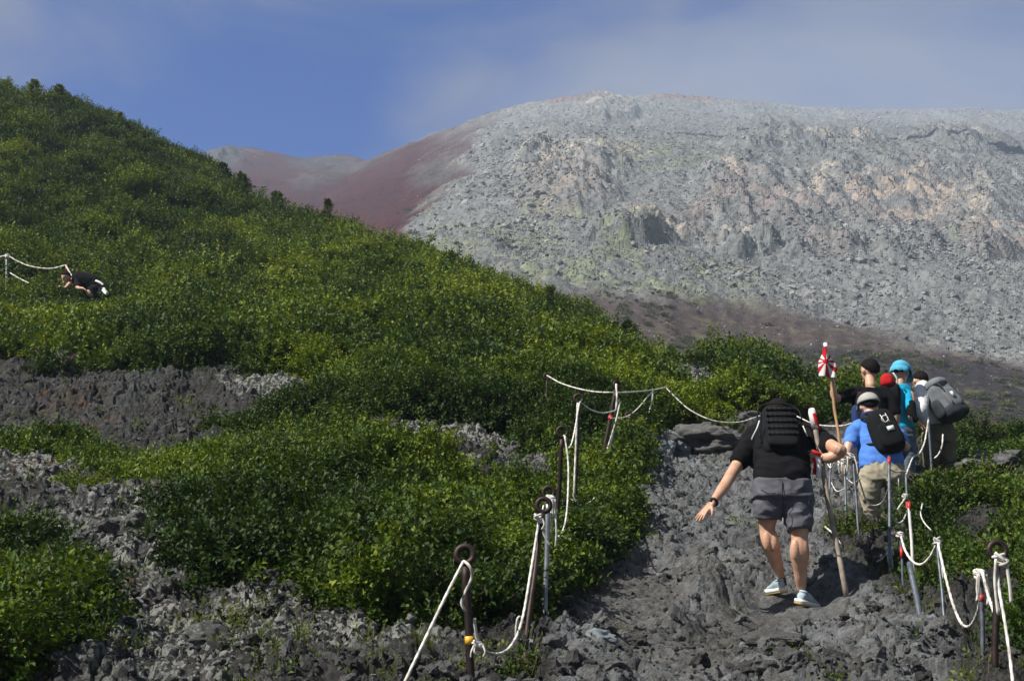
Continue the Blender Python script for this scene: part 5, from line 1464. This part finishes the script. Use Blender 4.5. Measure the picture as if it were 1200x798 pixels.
# ============ blue shirt, grey cap
def hiker_blue():
    e = empty('person', P(1033, 628, 15.0), 'person in bright blue T-shirt, khaki trousers and grey baseball cap, seen from behind', 'person', PEOPLE)
    mb = MB(); hc = P(1018, 476, 15.38); look = (-.1, .95, -.25); head(mb, hc, .112, look)
    limb(mb, [(P(1022, 494, 15.25), .062), (P(1019, 482, 15.34), .058)])
    eloft(mb, [(P(1034, 560, 14.95), .18, .13), (P(1033, 545, 14.97), .19, .13), (P(1029, 520, 15.05), .18, .12), (P(1025, 503, 15.17), .19, .11), (P(1023, 496, 15.24), .12, .08)], X_)
    wl = P(1001, 545, 15.12)
    limb(mb, [(P(1003, 502, 15.15), .062), (P(997, 516, 15.0), .056), (P(993, 531, 14.94), .048), (P(996, 538, 15.0), .045), (wl, .030)])
    hand(mb, wl, Vector((.3, .7, -.15)), Vector((.6, 0, .8)), Vector((-1, 0, .2)), 1, .5, 1)
    wr_ = P(1050, 517, 15.5)
    limb(mb, [(P(1046, 503, 15.15), .062), (P(1055, 515, 15.0), .056), (P(1061, 524, 14.97), .048), (P(1058, 522, 15.15), .044), (wr_, .03)])
    hand(mb, wr_, Vector((-.2, .9, .1)), Vector((-1, 0, 0)), Vector((0, 0, 1)), 1, .5, 1)
    limb(mb, [(P(1022, 558, 14.95), .11), (P(1021, 585, 14.95), .075), (P(1022, 603, 15.02), .06), (P(1023, 624, 15.1), .042), (P(1023, 632, 15.1), .042)])
    limb(mb, [(P(1046, 558, 14.95), .11), (P(1049, 582, 15.05), .075), (P(1048, 600, 15.1), .06), (P(1048, 618, 15.2), .042), (P(1048, 626, 15.2), .042)])
    link('body', remesh(mb, .009, 4), e, SK_FAIR)
    hair(e, hc, .112, look); cap(e, hc, .128, look, C_CAPG)
    mb = MB()
    eloft(mb, [(P(1033, 549, 14.95), .238, .16), (P(1032, 540, 14.97), .232, .16), (P(1029, 522, 15.04), .215, .145), (P(1026, 506, 15.14), .228, .13), (P(1023, 497, 15.22), .13, .09)], X_, 26)
    limb(mb, [(P(1008, 501, 15.16), .085), (P(1001, 506, 15.1), .082), (P(997, 518, 15.0), .074)])
    limb(mb, [(P(1042, 502, 15.16), .085), (P(1050, 507, 15.1), .082), (P(1057, 519, 15.0), .074)])
    link('shirt', remesh(mb, .012, 3, .014, 6.5, seed=9), e, C_BLUE)
    mb = MB(); mb.ring(P(1020, 487, 15.3), .085, .022, (0, .3, 1), 20, 8); mb.build('collar', C_NAVY, e)
    mb = MB()
    eloft(mb, [(P(1034, 544, 14.94), .215, .15), (P(1034, 556, 14.93), .238, .17), (P(1034, 564, 14.93), .235, .17)], X_, 26)
    eloft(mb, [(P(1021, 558, 14.93), .125, .14), (P(1019, 575, 14.93), .108, .12), (P(1021, 592, 14.96), .088, .10), (P(1023, 607, 15.0), .072, .085), (P(1024, 622, 15.06), .066, .08)], X_, 18)
    eloft(mb, [(P(1047, 558, 14.93), .125, .14), (P(1050, 573, 14.97), .105, .12), (P(1050, 590, 15.04), .085, .10), (P(1049, 605, 15.12), .07, .085), (P(1048, 618, 15.2), .062, .08)], X_, 18)
    link('trousers', remesh(mb, .011, 3, .013, 9, seed=3), e, C_KHAKI)
    shoe(e, P(1024, 634, 15.0), P(1020, 630, 15.28), (0, -.1, 1), M_BOOT, M_BOOT, M_BOOT); shoe(e, P(1048, 627, 15.1), P(1052, 623, 15.38), (0, -.1, 1), M_BOOT, M_BOOT, M_BOOT)
    B = rot_basis((-.05, .97, -.25), (-.27, .24, .93)); c = P(1037, 506, 14.88)
    pk = empty('backpack', c, 'black backpack on the hiker in the bright blue shirt', 'backpack', 'backpacks')
    mb = MB(); rounded(mb, c, (.31, .20, .50), B, 3.6, .08, wr=.008); mb.build('bag', C_NYLON, pk)
    mb = MB(); rounded(mb, c + B @ Vector((0, -.10, -.07)), (.25, .10, .28), B, 3.6, .06, wr=.005); mb.build('front_pocket', C_NYLON, pk)
    mb = MB(); mb.box(c + B @ Vector((.01, -.155, -.02)), (.075, .006, .05), B); mb.build('patch', M_TAGW, pk)
    mb = MB()
    for x in (-.03, .03): mb.tube([c + B @ Vector((x, -.12, .16)), c + B @ Vector((x * .8, -.16, .05))], .004, 6)
    mb.ring(c + B @ Vector((.0, -.13, .10)), .035, .005, (0, 1, 0), 14, 6); mb.build('cord', M_TAGW, pk)
    for sx in (-1, 1):
        mb = MB(); strap(mb, [c + B @ Vector((sx * .08, .08, .21)), c + B @ Vector((sx * .11, .16, .26)), c + B @ Vector((sx * .13, .30, .20))], .05, .012, (sx, -.5, .5)); mb.build('shoulder_strap', C_WEB, pk)
    mb = MB(); strap(mb, [c + B @ Vector((-.13, .02, -.10)), c + B @ Vector((-.20, .06, -.07)), c + B @ Vector((-.25, .16, -.04))], .028, .006, (-.5, -1, 0)); mb.build('waist_strap', C_WEB, pk)
hiker_blue()

# ============ black shirt carrying the flag
def hiker_flag():
    e = empty('person', P(1018, 590, 16.4), 'person with short black hair in a black shirt, left arm raised to hold the flagpole', 'person', PEOPLE)
    D = 16.4
    mb = MB(); hc = P(1019, 434, D + .1); look = (-.45, .88, -.05); head(mb, hc, .120, look)
    limb(mb, [(P(1020, 452, D), .060), (P(1019, 440, D + .08), .056)])
    eloft(mb, [(P(1018, 545, D), .17, .12), (P(1018, 520, D), .17, .12), (P(1020, 490, D), .175, .115), (P(1020, 466, D), .19, .11), (P(1020, 455, D), .12, .08)], X_)
    wl = P(974, 441, D - .12)
    limb(mb, [(P(1002, 461, D), .060), (P(989, 465, D - .08), .052), (P(979, 466, D - .16), .044), (P(976, 455, D - .14), .040), (wl, .028)])
    hand(mb, wl, Vector((-.05, .15, 1)), Vector((.9, .3, 0)), Vector((-.3, -1, 0)), 1.0, .6, 1)
    wr_ = P(1051, 500, D - .05)
    limb(mb, [(P(1039, 461, D), .060), (P(1047, 474, D - .05), .052), (P(1050, 484, D - .08), .046), (wr_, .034)])
    hand(mb, wr_, Vector((-.1, .3, -1)), Vector((1, .3, 0)), Vector((0, -1, 0)), 1, .4, 1)
    for x in (1010, 1028): limb(mb, [(P(x, 540, D), .095), (P(x, 568, D), .065), (P(x + 1, 595, D + .1), .045), (P(x + 1, 602, D + .1), .045)])
    link('body', remesh(mb, .009, 4), e, SK_TAN)
    hair(e, hc, .122, look, grow=1.04)
    mb = MB()
    eloft(mb, [(P(1018, 523, D), .205, .15), (P(1019, 505, D), .20, .145), (P(1020, 486, D), .205, .14), (P(1020, 466, D), .225, .125), (P(1020, 455, D), .12, .085)], X_, 24)
    limb(mb, [(P(1006, 460, D), .082), (P(998, 463, D - .04), .080), (P(986, 466, D - .11), .066)])
    limb(mb, [(P(1035, 460, D), .082), (P(1044, 468, D - .03), .078), (P(1049, 482, D - .07), .066)])
    link('shirt', remesh(mb, .012, 3, .008, 7, seed=21), e, C_BLACK)
    mb = MB()
    eloft(mb, [(P(1018, 520, D), .20, .15), (P(1018, 540, D), .21, .155)], X_, 22) if False else eloft(mb, [(P(1018, 520, D), .20, .15), (P(1018, 530, D), .21, .155), (P(1018, 543, D), .21, .155)], X_, 22)
    for x in (1009, 1029): eloft(mb, [(P(x, 538, D), .11, .13), (P(x, 562, D), .09, .1), (P(x, 590, D + .08), .075, .085)], X_, 16)
    link('trousers', remesh(mb, .012, 3, .01, 8, seed=5), e, C_DPACK)
    for x in (1011, 1029): shoe(e, P(x, 604, D + .0), P(x - 2, 600, D + .28), (0, -.1, 1), M_BOOT, M_BOOT, M_BOOT)
    B = rot_basis((-.03, .99, -.08), (0, .08, 1)); c = P(1019, 482, D - .25)
    pk = empty('backpack', c, 'black and navy backpack on the flag carrying hiker', 'backpack', 'backpacks')
    mb = MB(); rounded(mb, c, (.31, .20, .46), B, 3.8, .05, wr=.007); mb.build('bag', C_NYLON, pk)
    mb = MB(); rounded(mb, c + B @ Vector((-.165, .0, -.06)), (.08, .14, .26), B, 3, .05); mb.build('side_pocket', C_NAVY, pk)
    mb = MB(); strap(mb, [c + B @ Vector((-.10, -.03, .22)), c + B @ Vector((-.13, -.06, .14)), c + B @ Vector((-.10, -.10, .06))], .012, .006); mb.build('red_piping', C_RED, pk)
    for sx in (-1, 1):
        mb = MB(); strap(mb, [c + B @ Vector((sx * .08, .08, .20)), c + B @ Vector((sx * .10, .17, .25)), c + B @ Vector((sx * .12, .30, .20))], .05, .012, (sx, -.5, .5)); mb.build('shoulder_strap', C_WEB, pk)
    # flagpole and rayed flag
    fp = empty('flagpole', P(985, 560, D - .3), 'wooden pole with a furled red and white rayed flag, raised by a hiker', 'flag')
    mb = MB(); top = P(967, 402, D - .10); bot = P(990, 560, D - .45)
    mb.tube([bot.lerp(top, k / 12) + Vector((math.sin(k * 1.9) * .004, 0, 0)) for k in range(13)], [.017 + .002 * (k % 3 == 0) for k in range(13)], 9); mb.build('pole', M_BAMB, fp)
    mb = MB(); mb.tube([top - (top - bot).normalized() * .0, top + (bot - top).normalized() * .12], [.022, .026], 10); mb.build('white_tip', C_FLAGW, fp)
    # cloth: a hanging sheet wrapped half round the pole; 16 rays out of a red disc
    nu, nv = 36, 84; vs = []; fs = []; mi = []
    for j in range(nv + 1):
        v_ = j / nv
        for i in range(nu + 1):
            u_ = i / nu
            width = .05 + .155 * sstep(.12, .6, v_) - .01 * v_
            a = P(963.5 + 1.0 * v_, 407 + 34 * v_, D - .17)
            x = -width * .36 + u_ * width; fold = .018 * math.sin(u_ * 9 + v_ * 3) * (.4 + v_)
            vs.append(a + Vector((x + .02, -.02 + fold - .05 * math.sin(u_ * math.pi), -.03 * u_ * v_)))
    for j in range(nv):
        for i in range(nu):
            fs.append((j * (nu + 1) + i, j * (nu + 1) + i + 1, (j + 1) * (nu + 1) + i + 1, (j + 1) * (nu + 1) + i))
            q = sum((vs[k] for k in fs[-1]), Vector()) / 4
            cx = P(966.8, 424.5, D - .2); dx, dz = q.x - cx.x, q.z - cx.z
            rr = math.hypot(dx, dz); an = math.atan2(dz, dx)
            mi.append(1 if rr < .030 or math.sin(an * 8 + .8) > .0 else 0)
    me = bpy.data.meshes.new('flag_cloth'); me.from_pydata(vs, [], fs); me.polygons.foreach_set('material_index', mi); smooth(me)
    o = link('flag_cloth', me, fp, [C_FLAGW, C_RED]); sd = o.modifiers.new('t', 'SOLIDIFY'); sd.thickness = .003
hiker_flag()

# ============ turquoise shirt
def hiker_turquoise():
    D = 17.0; P = lambda x, y, d: PP(x - 4, y, d)
    e = empty('person', P(1060, 585, D), 'person in turquoise shirt over black sleeves with a light blue cap, looking down', 'person', PEOPLE)
    mb = MB(); hc = P(1060, 437, D + .05); look = (.6, .7, -.45); head(mb, hc, .112, look)
    limb(mb, [(P(1058, 456, D), .06), (P(1060, 444, D + .02), .056)])
    eloft(mb, [(P(1060, 530, D), .16, .12), (P(1060, 512, D), .16, .12), (P(1060, 486, D), .16, .12), (P(1060, 466, D), .17, .11), (P(1059, 457, D), .11, .08)], X_)
    wr_ = P(1079, 494, D - .25)
    limb(mb, [(P(1070, 463, D - .05), .058), (P(1072, 478, D - .16), .052), (P(1073, 489, D - .22), .046), (wr_, .030)])
    hand(mb, wr_, Vector((.6, .3, -.4)), Vector((.3, .8, .3)), Vector((0, -.3, 1)), 1, .5, 1)
    wl = P(1046, 500, D + .05)
    limb(mb, [(P(1049, 463, D), .058), (P(1045, 482, D), .05), (wl, .03)]); hand(mb, wl, Vector((0, .4, -1)), Vector((1, 0, 0)), Vector((0, -1, 0)), 1, .4, 1)
    for x in (1053, 1068): limb(mb, [(P(x, 526, D), .09), (P(x - 1, 555, D), .065), (P(x, 582, D + .1), .045), (P(x, 590, D + .1), .045)])
    link('body', remesh(mb, .010, 4), e, SK_TAN)
    hair(e, hc, .113, look, grow=1.02); cap(e, hc, .130, look, C_CAPB, flap=True)
    mb = MB()
    eloft(mb, [(P(1060, 503, D), .155, .145), (P(1060, 488, D), .150, .14), (P(1060, 470, D), .165, .13), (P(1059, 458, D), .14, .10), (P(1058, 451, D), .09, .075)], X_, 24)
    limb(mb, [(P(1064, 460, D - .02), .078), (P(1067, 468, D - .09), .072), (P(1070, 477, D - .15), .062)])
    limb(mb, [(P(1052, 460, D), .082), (P(1047, 470, D), .07)])
    link('shirt', remesh(mb, .012, 3, .009, 7, seed=31), e, C_TURQ)
    mb = MB(); limb(mb, [(P(1071, 474, D - .15), .060), (P(1073, 486, D - .21), .054), (P(1077, 492, D - .25), .038)]); limb(mb, [(P(1047, 474, D), .058), (P(1046, 490, D + .03), .045)])
    link('sleeves', remesh(mb, .010, 2, .004, 10), e, C_BLACK)
    mb = MB(); eloft(mb, [(P(1060, 500, D), .165, .14), (P(1060, 515, D), .175, .145), (P(1060, 526, D), .175, .145)], X_, 22)
    for x in (1052, 1069): eloft(mb, [(P(x, 522, D), .10, .12), (P(x - 1, 548, D), .085, .1), (P(x, 578, D + .08), .07, .085)], X_, 16)
    link('trousers', remesh(mb, .012, 3, .011, 8, seed=6), e, C_JEANS)
    for x in (1053, 1068): shoe(e, P(x, 592, D), P(x + 1, 588, D + .28), (0, -.1, 1), M_BOOT, M_BOOT, M_BOOT)
    c = P(1044, 452, D - .12); B = rot_basis((.35, .9, 0), (.12, .1, 1))
    pk = empty('red_bag', c, 'red and black bag between the flag carrier and the turquoise shirt', 'backpack', 'backpacks')
    mb = MB(); rounded(mb, c + Vector((0, 0, .06)), (.16, .16, .17), B, 2.6, .1, wr=.008); mb.build('top_pouch', C_RED, pk)
    mb = MB(); rounded(mb, c + Vector((.05, 0, -.14)), (.2, .18, .36), B, 3.2, .05, wr=.006); mb.build('bag', C_NYLON, pk)
    mb = MB(); strap(mb, [c + Vector((.06, -.05, .15)), c + Vector((.10, -.06, .08)), c + Vector((.11, -.05, .0))], .02, .005); mb.build('strap', M_TAGW, pk)
hiker_turquoise()

# ============ white shirt with large grey rucksack
def hiker_white():
    D = 17.4
    e = empty('person', P(1098, 566, D), 'person in a white shirt and olive trousers bent under a big grey rucksack', 'person', PEOPLE)
    mb = MB(); hc = P(1078, 447, D + .25); look = (-.3, .8, -.5); head(mb, hc, .108, look, (0, .5, .8))
    limb(mb, [(P(1082, 459, D + .1), .058), (P(1079, 452, D + .2), .054)])
    eloft(mb, [(P(1100, 512, D - .1), .16, .13), (P(1098, 495, D - .1), .16, .12), (P(1090, 476, D), .165, .12), (P(1083, 462, D + .08), .16, .10)], X_)
    wl = P(1082, 500, D - .12)
    limb(mb, [(P(1077, 464, D), .056), (P(1076, 480, D - .08), .050), (P(1079, 492, D - .1), .044), (wl, .029)]); hand(mb, wl, Vector((.3, -.3, -1)), Vector((.7, .5, 0)), Vector((-.5, -1, 0)), 1, .55, 1)
    wr_ = P(1102, 496, D + .3); limb(mb, [(P(1095, 465, D + .1), .056), (P(1104, 482, D + .2), .048), (wr_, .03)]); hand(mb, wr_, Vector((0, .6, -.7)), Vector((1, 0, 0)), Vector((0, 0, 1)), 1, .4, 1)
    for x in (1092, 1108): limb(mb, [(P(x, 506, D - .1), .09), (P(x - 1, 533, D - .1), .065), (P(x, 556, D), .045), (P(x, 562, D), .045)])
    link('body', remesh(mb, .010, 4), e, SK_TAN); hair(e, hc, .113, look, (0, .5, .8), grow=1.06)
    mb = MB()
    eloft(mb, [(P(1099, 500, D - .1), .175, .145), (P(1096, 486, D - .06), .175, .145), (P(1088, 472, D), .18, .135), (P(1082, 460, D + .08), .14, .10)], X_, 24)
    limb(mb, [(P(1082, 455, D - .15), .095), (P(1079, 469, D - .3), .095), (P(1079, 482, D - .42), .085), (P(1082, 491, D - .40), .065)])
    link('shirt', remesh(mb, .012, 3, .009, 7, seed=41), e, C_WHITE)
    mb = MB(); eloft(mb, [(P(1100, 498, D - .1), .17, .145), (P(1101, 508, D - .1), .19, .15), (P(1101, 518, D - .1), .19, .15)], X_, 22)
    for x in (1091, 1110): eloft(mb, [(P(x, 508, D - .1), .11, .13), (P(x, 532, D - .1), .095, .11), (P(x, 556, D), .075, .09)], X_, 16)
    link('trousers', remesh(mb, .012, 3, .012, 8, seed=8), e, C_OLIVE)
    for x in (1092, 1109): shoe(e, P(x, 565, D - .1), P(x - 2, 561, D + .18), (0, -.1, 1), M_BOOT, M_BOOT, M_BOOT)
    B = rot_basis((-.45, .85, -.3), (-.42, .30, .85)); c = P(1107, 471, D - .30)
    pk = empty('rucksack', c, 'big grey rucksack with a dark base on the back of the hiker in white', 'backpack', 'backpacks')
    mb = MB(); rounded(mb, c, (.35, .27, .50), B, 3.6, .10, wr=.026); mb.build('bag', C_GPACK, pk)
    mb = MB(); rounded(mb, c + B @ Vector((.0, -.02, -.17)), (.365, .29, .20), B, 3.2, .0, wr=.018); mb.build('base', C_DPACK, pk)
    mb = MB(); rounded(mb, c + B @ Vector((.0, -.02, .24)), (.30, .26, .13), B, 2.8, .1, wr=.012); mb.build('lid', C_GPACK, pk)
    mb = MB(); rounded(mb, c + B @ Vector((.0, -.135, -.02)), (.22, .08, .28), B, 3.4, .05, wr=.014); mb.build('front_pocket', C_GPACK, pk)
    for sx in (-1, 1):
        mb = MB(); rounded(mb, c + B @ Vector((sx * .175, .0, -.08)), (.08, .16, .24), B, 3, .05, wr=.01); mb.build('side_pocket', C_DPACK, pk)
    mb = MB()
    for x in (-.09, .09): strap(mb, [c + B @ Vector((x, -.10, .27)), c + B @ Vector((x, -.155, .16)), c + B @ Vector((x, -.16, 0)), c + B @ Vector((x, -.17, -.12))], .02, .006)
    mb.build('strap', C_DPACK, pk)
    mb = MB(); mb.box(c + B @ Vector((-.02, -.185, .0)), (.05, .006, .07), B); mb.build('tag', M_TAGW, pk)
hiker_white()

# ============ distant hiker crouching in the scrub at the far left
def hiker_far():
    D = 34.2
    e = empty('person', P(100, 352, D), 'distant person in black crouching forward in the scrub on the far left', 'person', PEOPLE)
    mb = MB(); hc = P(77, 325, D - .3); look = (-.3, -.9, -.3); head(mb, hc, .125, look)
    limb(mb, [(P(82, 328, D), .06), (P(79, 327, D - .15), .056)])
    eloft(mb, [(P(113, 338, D), .16, .14), (P(103, 332, D), .18, .15), (P(92, 328, D), .19, .15), (P(85, 328, D), .12, .10)], Vector((0, 1, .2)))
    wr_ = P(97, 338, D - .55); limb(mb, [(P(88, 330, D - .2), .055), (P(91, 337, D - .4), .045), (wr_, .034)]); hand(mb, wr_, Vector((.6, -.3, -.3)), Vector((0, 1, 0)), Vector((0, 0, 1)), 1.1, .4, 1)
    limb(mb, [(P(84, 330, D + .2), .055), (P(76, 338, D), .045), (P(70, 336, D - .3), .034)])
    limb(mb, [(P(113, 338, D - .1), .10), (P(104, 343, D - .45), .07), (P(116, 350, D - .25), .05)]); limb(mb, [(P(114, 338, D + .1), .10), (P(122, 346, D - .3), .07), (P(124, 352, D - .1), .05)])
    link('body', remesh(mb, .012, 3), e, SK_TAN); hair(e, hc, .128, look, grow=1.08)
    mb = MB(); eloft(mb, [(P(112, 336, D), .21, .19), (P(103, 330, D), .24, .2), (P(92, 327, D), .24, .19), (P(86, 328, D), .15, .13)], Vector((0, 1, .2)), 20)
    limb(mb, [(P(88, 329, D - .15), .09), (P(91, 335, D - .35), .07)]); link('shirt', remesh(mb, .016, 2, .01, 6), e, C_BLACK)
    mb = MB(); limb(mb, [(P(113, 338, D - .1), .13), (P(105, 343, D - .4), .10), (P(115, 349, D - .25), .08)]); limb(mb, [(P(114, 338, D + .1), .13), (P(121, 345, D - .3), .10), (P(123, 350, D - .1), .08)])
    link('trousers', remesh(mb, .016, 2, .01, 6), e, C_BLACK)
    mb = MB(); strap(mb, [P(112, 329, D - .35), P(117, 331, D - .4), P(121, 334, D - .42)], .05, .02); mb.build('glint_strip', M_TAGW, e)  # a small bright glint put in as a white strip
    shoe(e, P(121, 341, D - .5), P(126, 346, D - .7), (0, -.5, 1), M_SOLE, M_SOLE, M_SOLE)
hiker_far()
# ------------------------------------------------------------------ camera, sun, sky, air
cd = bpy.data.cameras.new('camera'); cam = bpy.data.objects.new('camera', cd); COL.objects.link(cam)
cd.sensor_fit = 'HORIZONTAL'; cd.sensor_width = 36; cd.lens = 36 * F / 1200; cd.clip_start = .1; cd.clip_end = 20000
cam.location = (0, 0, 0); cam.rotation_euler = (math.radians(90) + PITCH, 0, 0)
scene.camera = cam

SUN = Vector((-.60, -.27, .80)).normalized()
sl = bpy.data.lights.new('sun', 'SUN'); so_ = bpy.data.objects.new('sun', sl); COL.objects.link(so_)
sl.energy = 5.0; sl.angle = math.radians(.53); sl.color = (1.0, .95, .86)
so_.rotation_euler = (-SUN).to_track_quat('-Z', 'Y').to_euler(); so_.location = (-20, -10, 40)

w = bpy.data.worlds.new('World'); scene.world = w; w.use_nodes = True
nt = w.node_tree; nt.nodes.clear(); L = nt.links.new
out = nt.nodes.new('ShaderNodeOutputWorld'); bg = nt.nodes.new('ShaderNodeBackground'); bg.inputs['Strength'].default_value = .068
sk = nt.nodes.new('ShaderNodeTexSky'); sk.sky_type = 'NISHITA'; sk.sun_disc = False
sk.sun_elevation = math.asin(SUN.z); sk.sun_rotation = math.atan2(SUN.x, SUN.y)
sk.altitude = 2600; sk.air_density = 1.0; sk.dust_density = .3; sk.ozone_density = 3.0
tc = nt.nodes.new('ShaderNodeTexCoord')
tint = N(nt, 'ShaderNodeMix', data_type='RGBA', blend_type='MULTIPLY'); tint.inputs[0].default_value = 1; L(sk.outputs[0], tint.inputs[6]); tint.inputs[7].default_value = (.01, .50, 1.16, 1)
# thin cloud: a clear hole of deep blue over the left saddle, veils above and to the right
hole = P(360, 215, 100).normalized()
mp = N(nt, 'ShaderNodeMapping'); mp.inputs['Scale'].default_value = (1.6, 1.6, 3.4); L(tc.outputs['Generated'], mp.inputs['Vector'])
n1_ = N(nt, 'ShaderNodeTexNoise', i_Scale=2.6, i_Detail=5, i_Roughness=.5, i_Distortion=.4); L(mp.outputs[0], n1_.inputs['Vector'])
vd = N(nt, 'ShaderNodeVectorMath', operation='DISTANCE'); L(tc.outputs['Generated'], vd.inputs[0]); vd.inputs[1].default_value = tuple(hole)
mr = N(nt, 'ShaderNodeMapRange'); mr.inputs['From Min'].default_value = .02; mr.inputs['From Max'].default_value = .24; mr.inputs['To Min'].default_value = -.42; mr.inputs['To Max'].default_value = .40; L(vd.outputs['Value'], mr.inputs['Value'])
ad = N(nt, 'ShaderNodeMath', operation='ADD'); nm_ = N(nt, 'ShaderNodeMath', operation='MULTIPLY_ADD'); nm_.inputs[1].default_value = 1.9; nm_.inputs[2].default_value = -.42; L(n1_.outputs['Fac'], nm_.inputs[0]); L(nm_.outputs[0], ad.inputs[0]); L(mr.outputs[0], ad.inputs[1])
cm = N(nt, 'ShaderNodeMapRange'); cm.interpolation_type = 'SMOOTHSTEP'; cm.inputs['From Min'].default_value = .25; cm.inputs['From Max'].default_value = .95; cm.inputs['To Max'].default_value = .85; L(ad.outputs[0], cm.inputs['Value'])
mx = N(nt, 'ShaderNodeMix', data_type='RGBA'); L(cm.outputs[0], mx.inputs[0]); L(tint.outputs[2], mx.inputs[6]); mx.inputs[7].default_value = (2.5, 2.8, 3.8, 1)
fr = N(nt, 'ShaderNodeMapRange'); fr.inputs['From Min'].default_value = .45; fr.inputs['From Max'].default_value = 1.0; fr.inputs['To Max'].default_value = .8; L(vd.outputs['Value'], fr.inputs['Value'])
m2 = N(nt, 'ShaderNodeMix', data_type='RGBA'); L(fr.outputs[0], m2.inputs[0]); L(mx.outputs[2], m2.inputs[6]); m2.inputs[7].default_value = (1.5, 1.75, 2.2, 1)
L(m2.outputs[2], bg.inputs['Color']); L(bg.outputs[0], out.inputs[0])

# drifting mist in front of the summit
for k_, (px_, py_, D_, sx_, sy_, sz_) in enumerate([(1060, 118, 430, 165, 60, 40), (1080, 125, 440, 140, 55, 31), (1010, 128, 425, 120, 50, 25), (1120, 110, 435, 120, 45, 34), (960, 122, 430, 90, 42, 17), (1090, 140, 420, 100, 40, 22)]):
    bm = bmesh.new(); bmesh.ops.create_uvsphere(bm, u_segments=40, v_segments=24, radius=1)
    for v_ in bm.verts:
        kk_ = 1 + .12 * mnoise.noise(v_.co * 1.5 + Vector((k_ * 7, 0, 0)))
        v_.co = Vector((v_.co.x * sx_, v_.co.y * sy_, v_.co.z * sz_)) * kk_
    bmesh.ops.recalc_face_normals(bm, faces=bm.faces)
    me_ = bpy.data.meshes.new('mist'); bm.to_mesh(me_); bm.free()
    mi_ = link('mist', smooth(me_)); mi_.location = P(px_, py_, D_)
    if k_ == 0:
        m_mist, nt3, o3 = new_mat('mist_air'); pv = nt3.nodes.new('ShaderNodeVolumePrincipled'); pv.inputs['Color'].default_value = (.80, .88, 1.0, 1); pv.inputs['Density'].default_value = .0007
        nt3.links.new(pv.outputs[0], o3.inputs['Volume'])
    me_.materials.append(m_mist)
    tag(mi_, 'drifting thin mist over the right hand summit', kind='stuff')
# air: one closed box round the camera and the whole scene
hb = MB(); hb.box((0, 345, 92), (1000, 830, 240))
ho = link('haze', hb.mesh('haze'))
m, nt2, o2 = new_mat('haze_air'); pv = nt2.nodes.new('ShaderNodeVolumePrincipled'); pv.inputs['Color'].default_value = (.66, .80, 1.0, 1); pv.inputs['Density'].default_value = .00056; pv.inputs['Anisotropy'].default_value = .2
nt2.links.new(pv.outputs[0], o2.inputs['Volume']); ho.data.materials.append(m)
tag(ho, 'thin bluish mist in the air over the mountain', kind='stuff')

scene.view_settings.view_transform = 'Standard'; scene.view_settings.look = 'None'; scene.view_settings.gamma = 1; scene.view_settings.exposure = .54
scene.view_settings.use_curve_mapping = False
scene.cycles.max_bounces = 5; scene.cycles.diffuse_bounces = 3; scene.cycles.glossy_bounces = 2; scene.cycles.transmission_bounces = 3; scene.cycles.volume_bounces = 1
scene.cycles.use_denoising = True
scene.cycles.volume_step_rate = 4
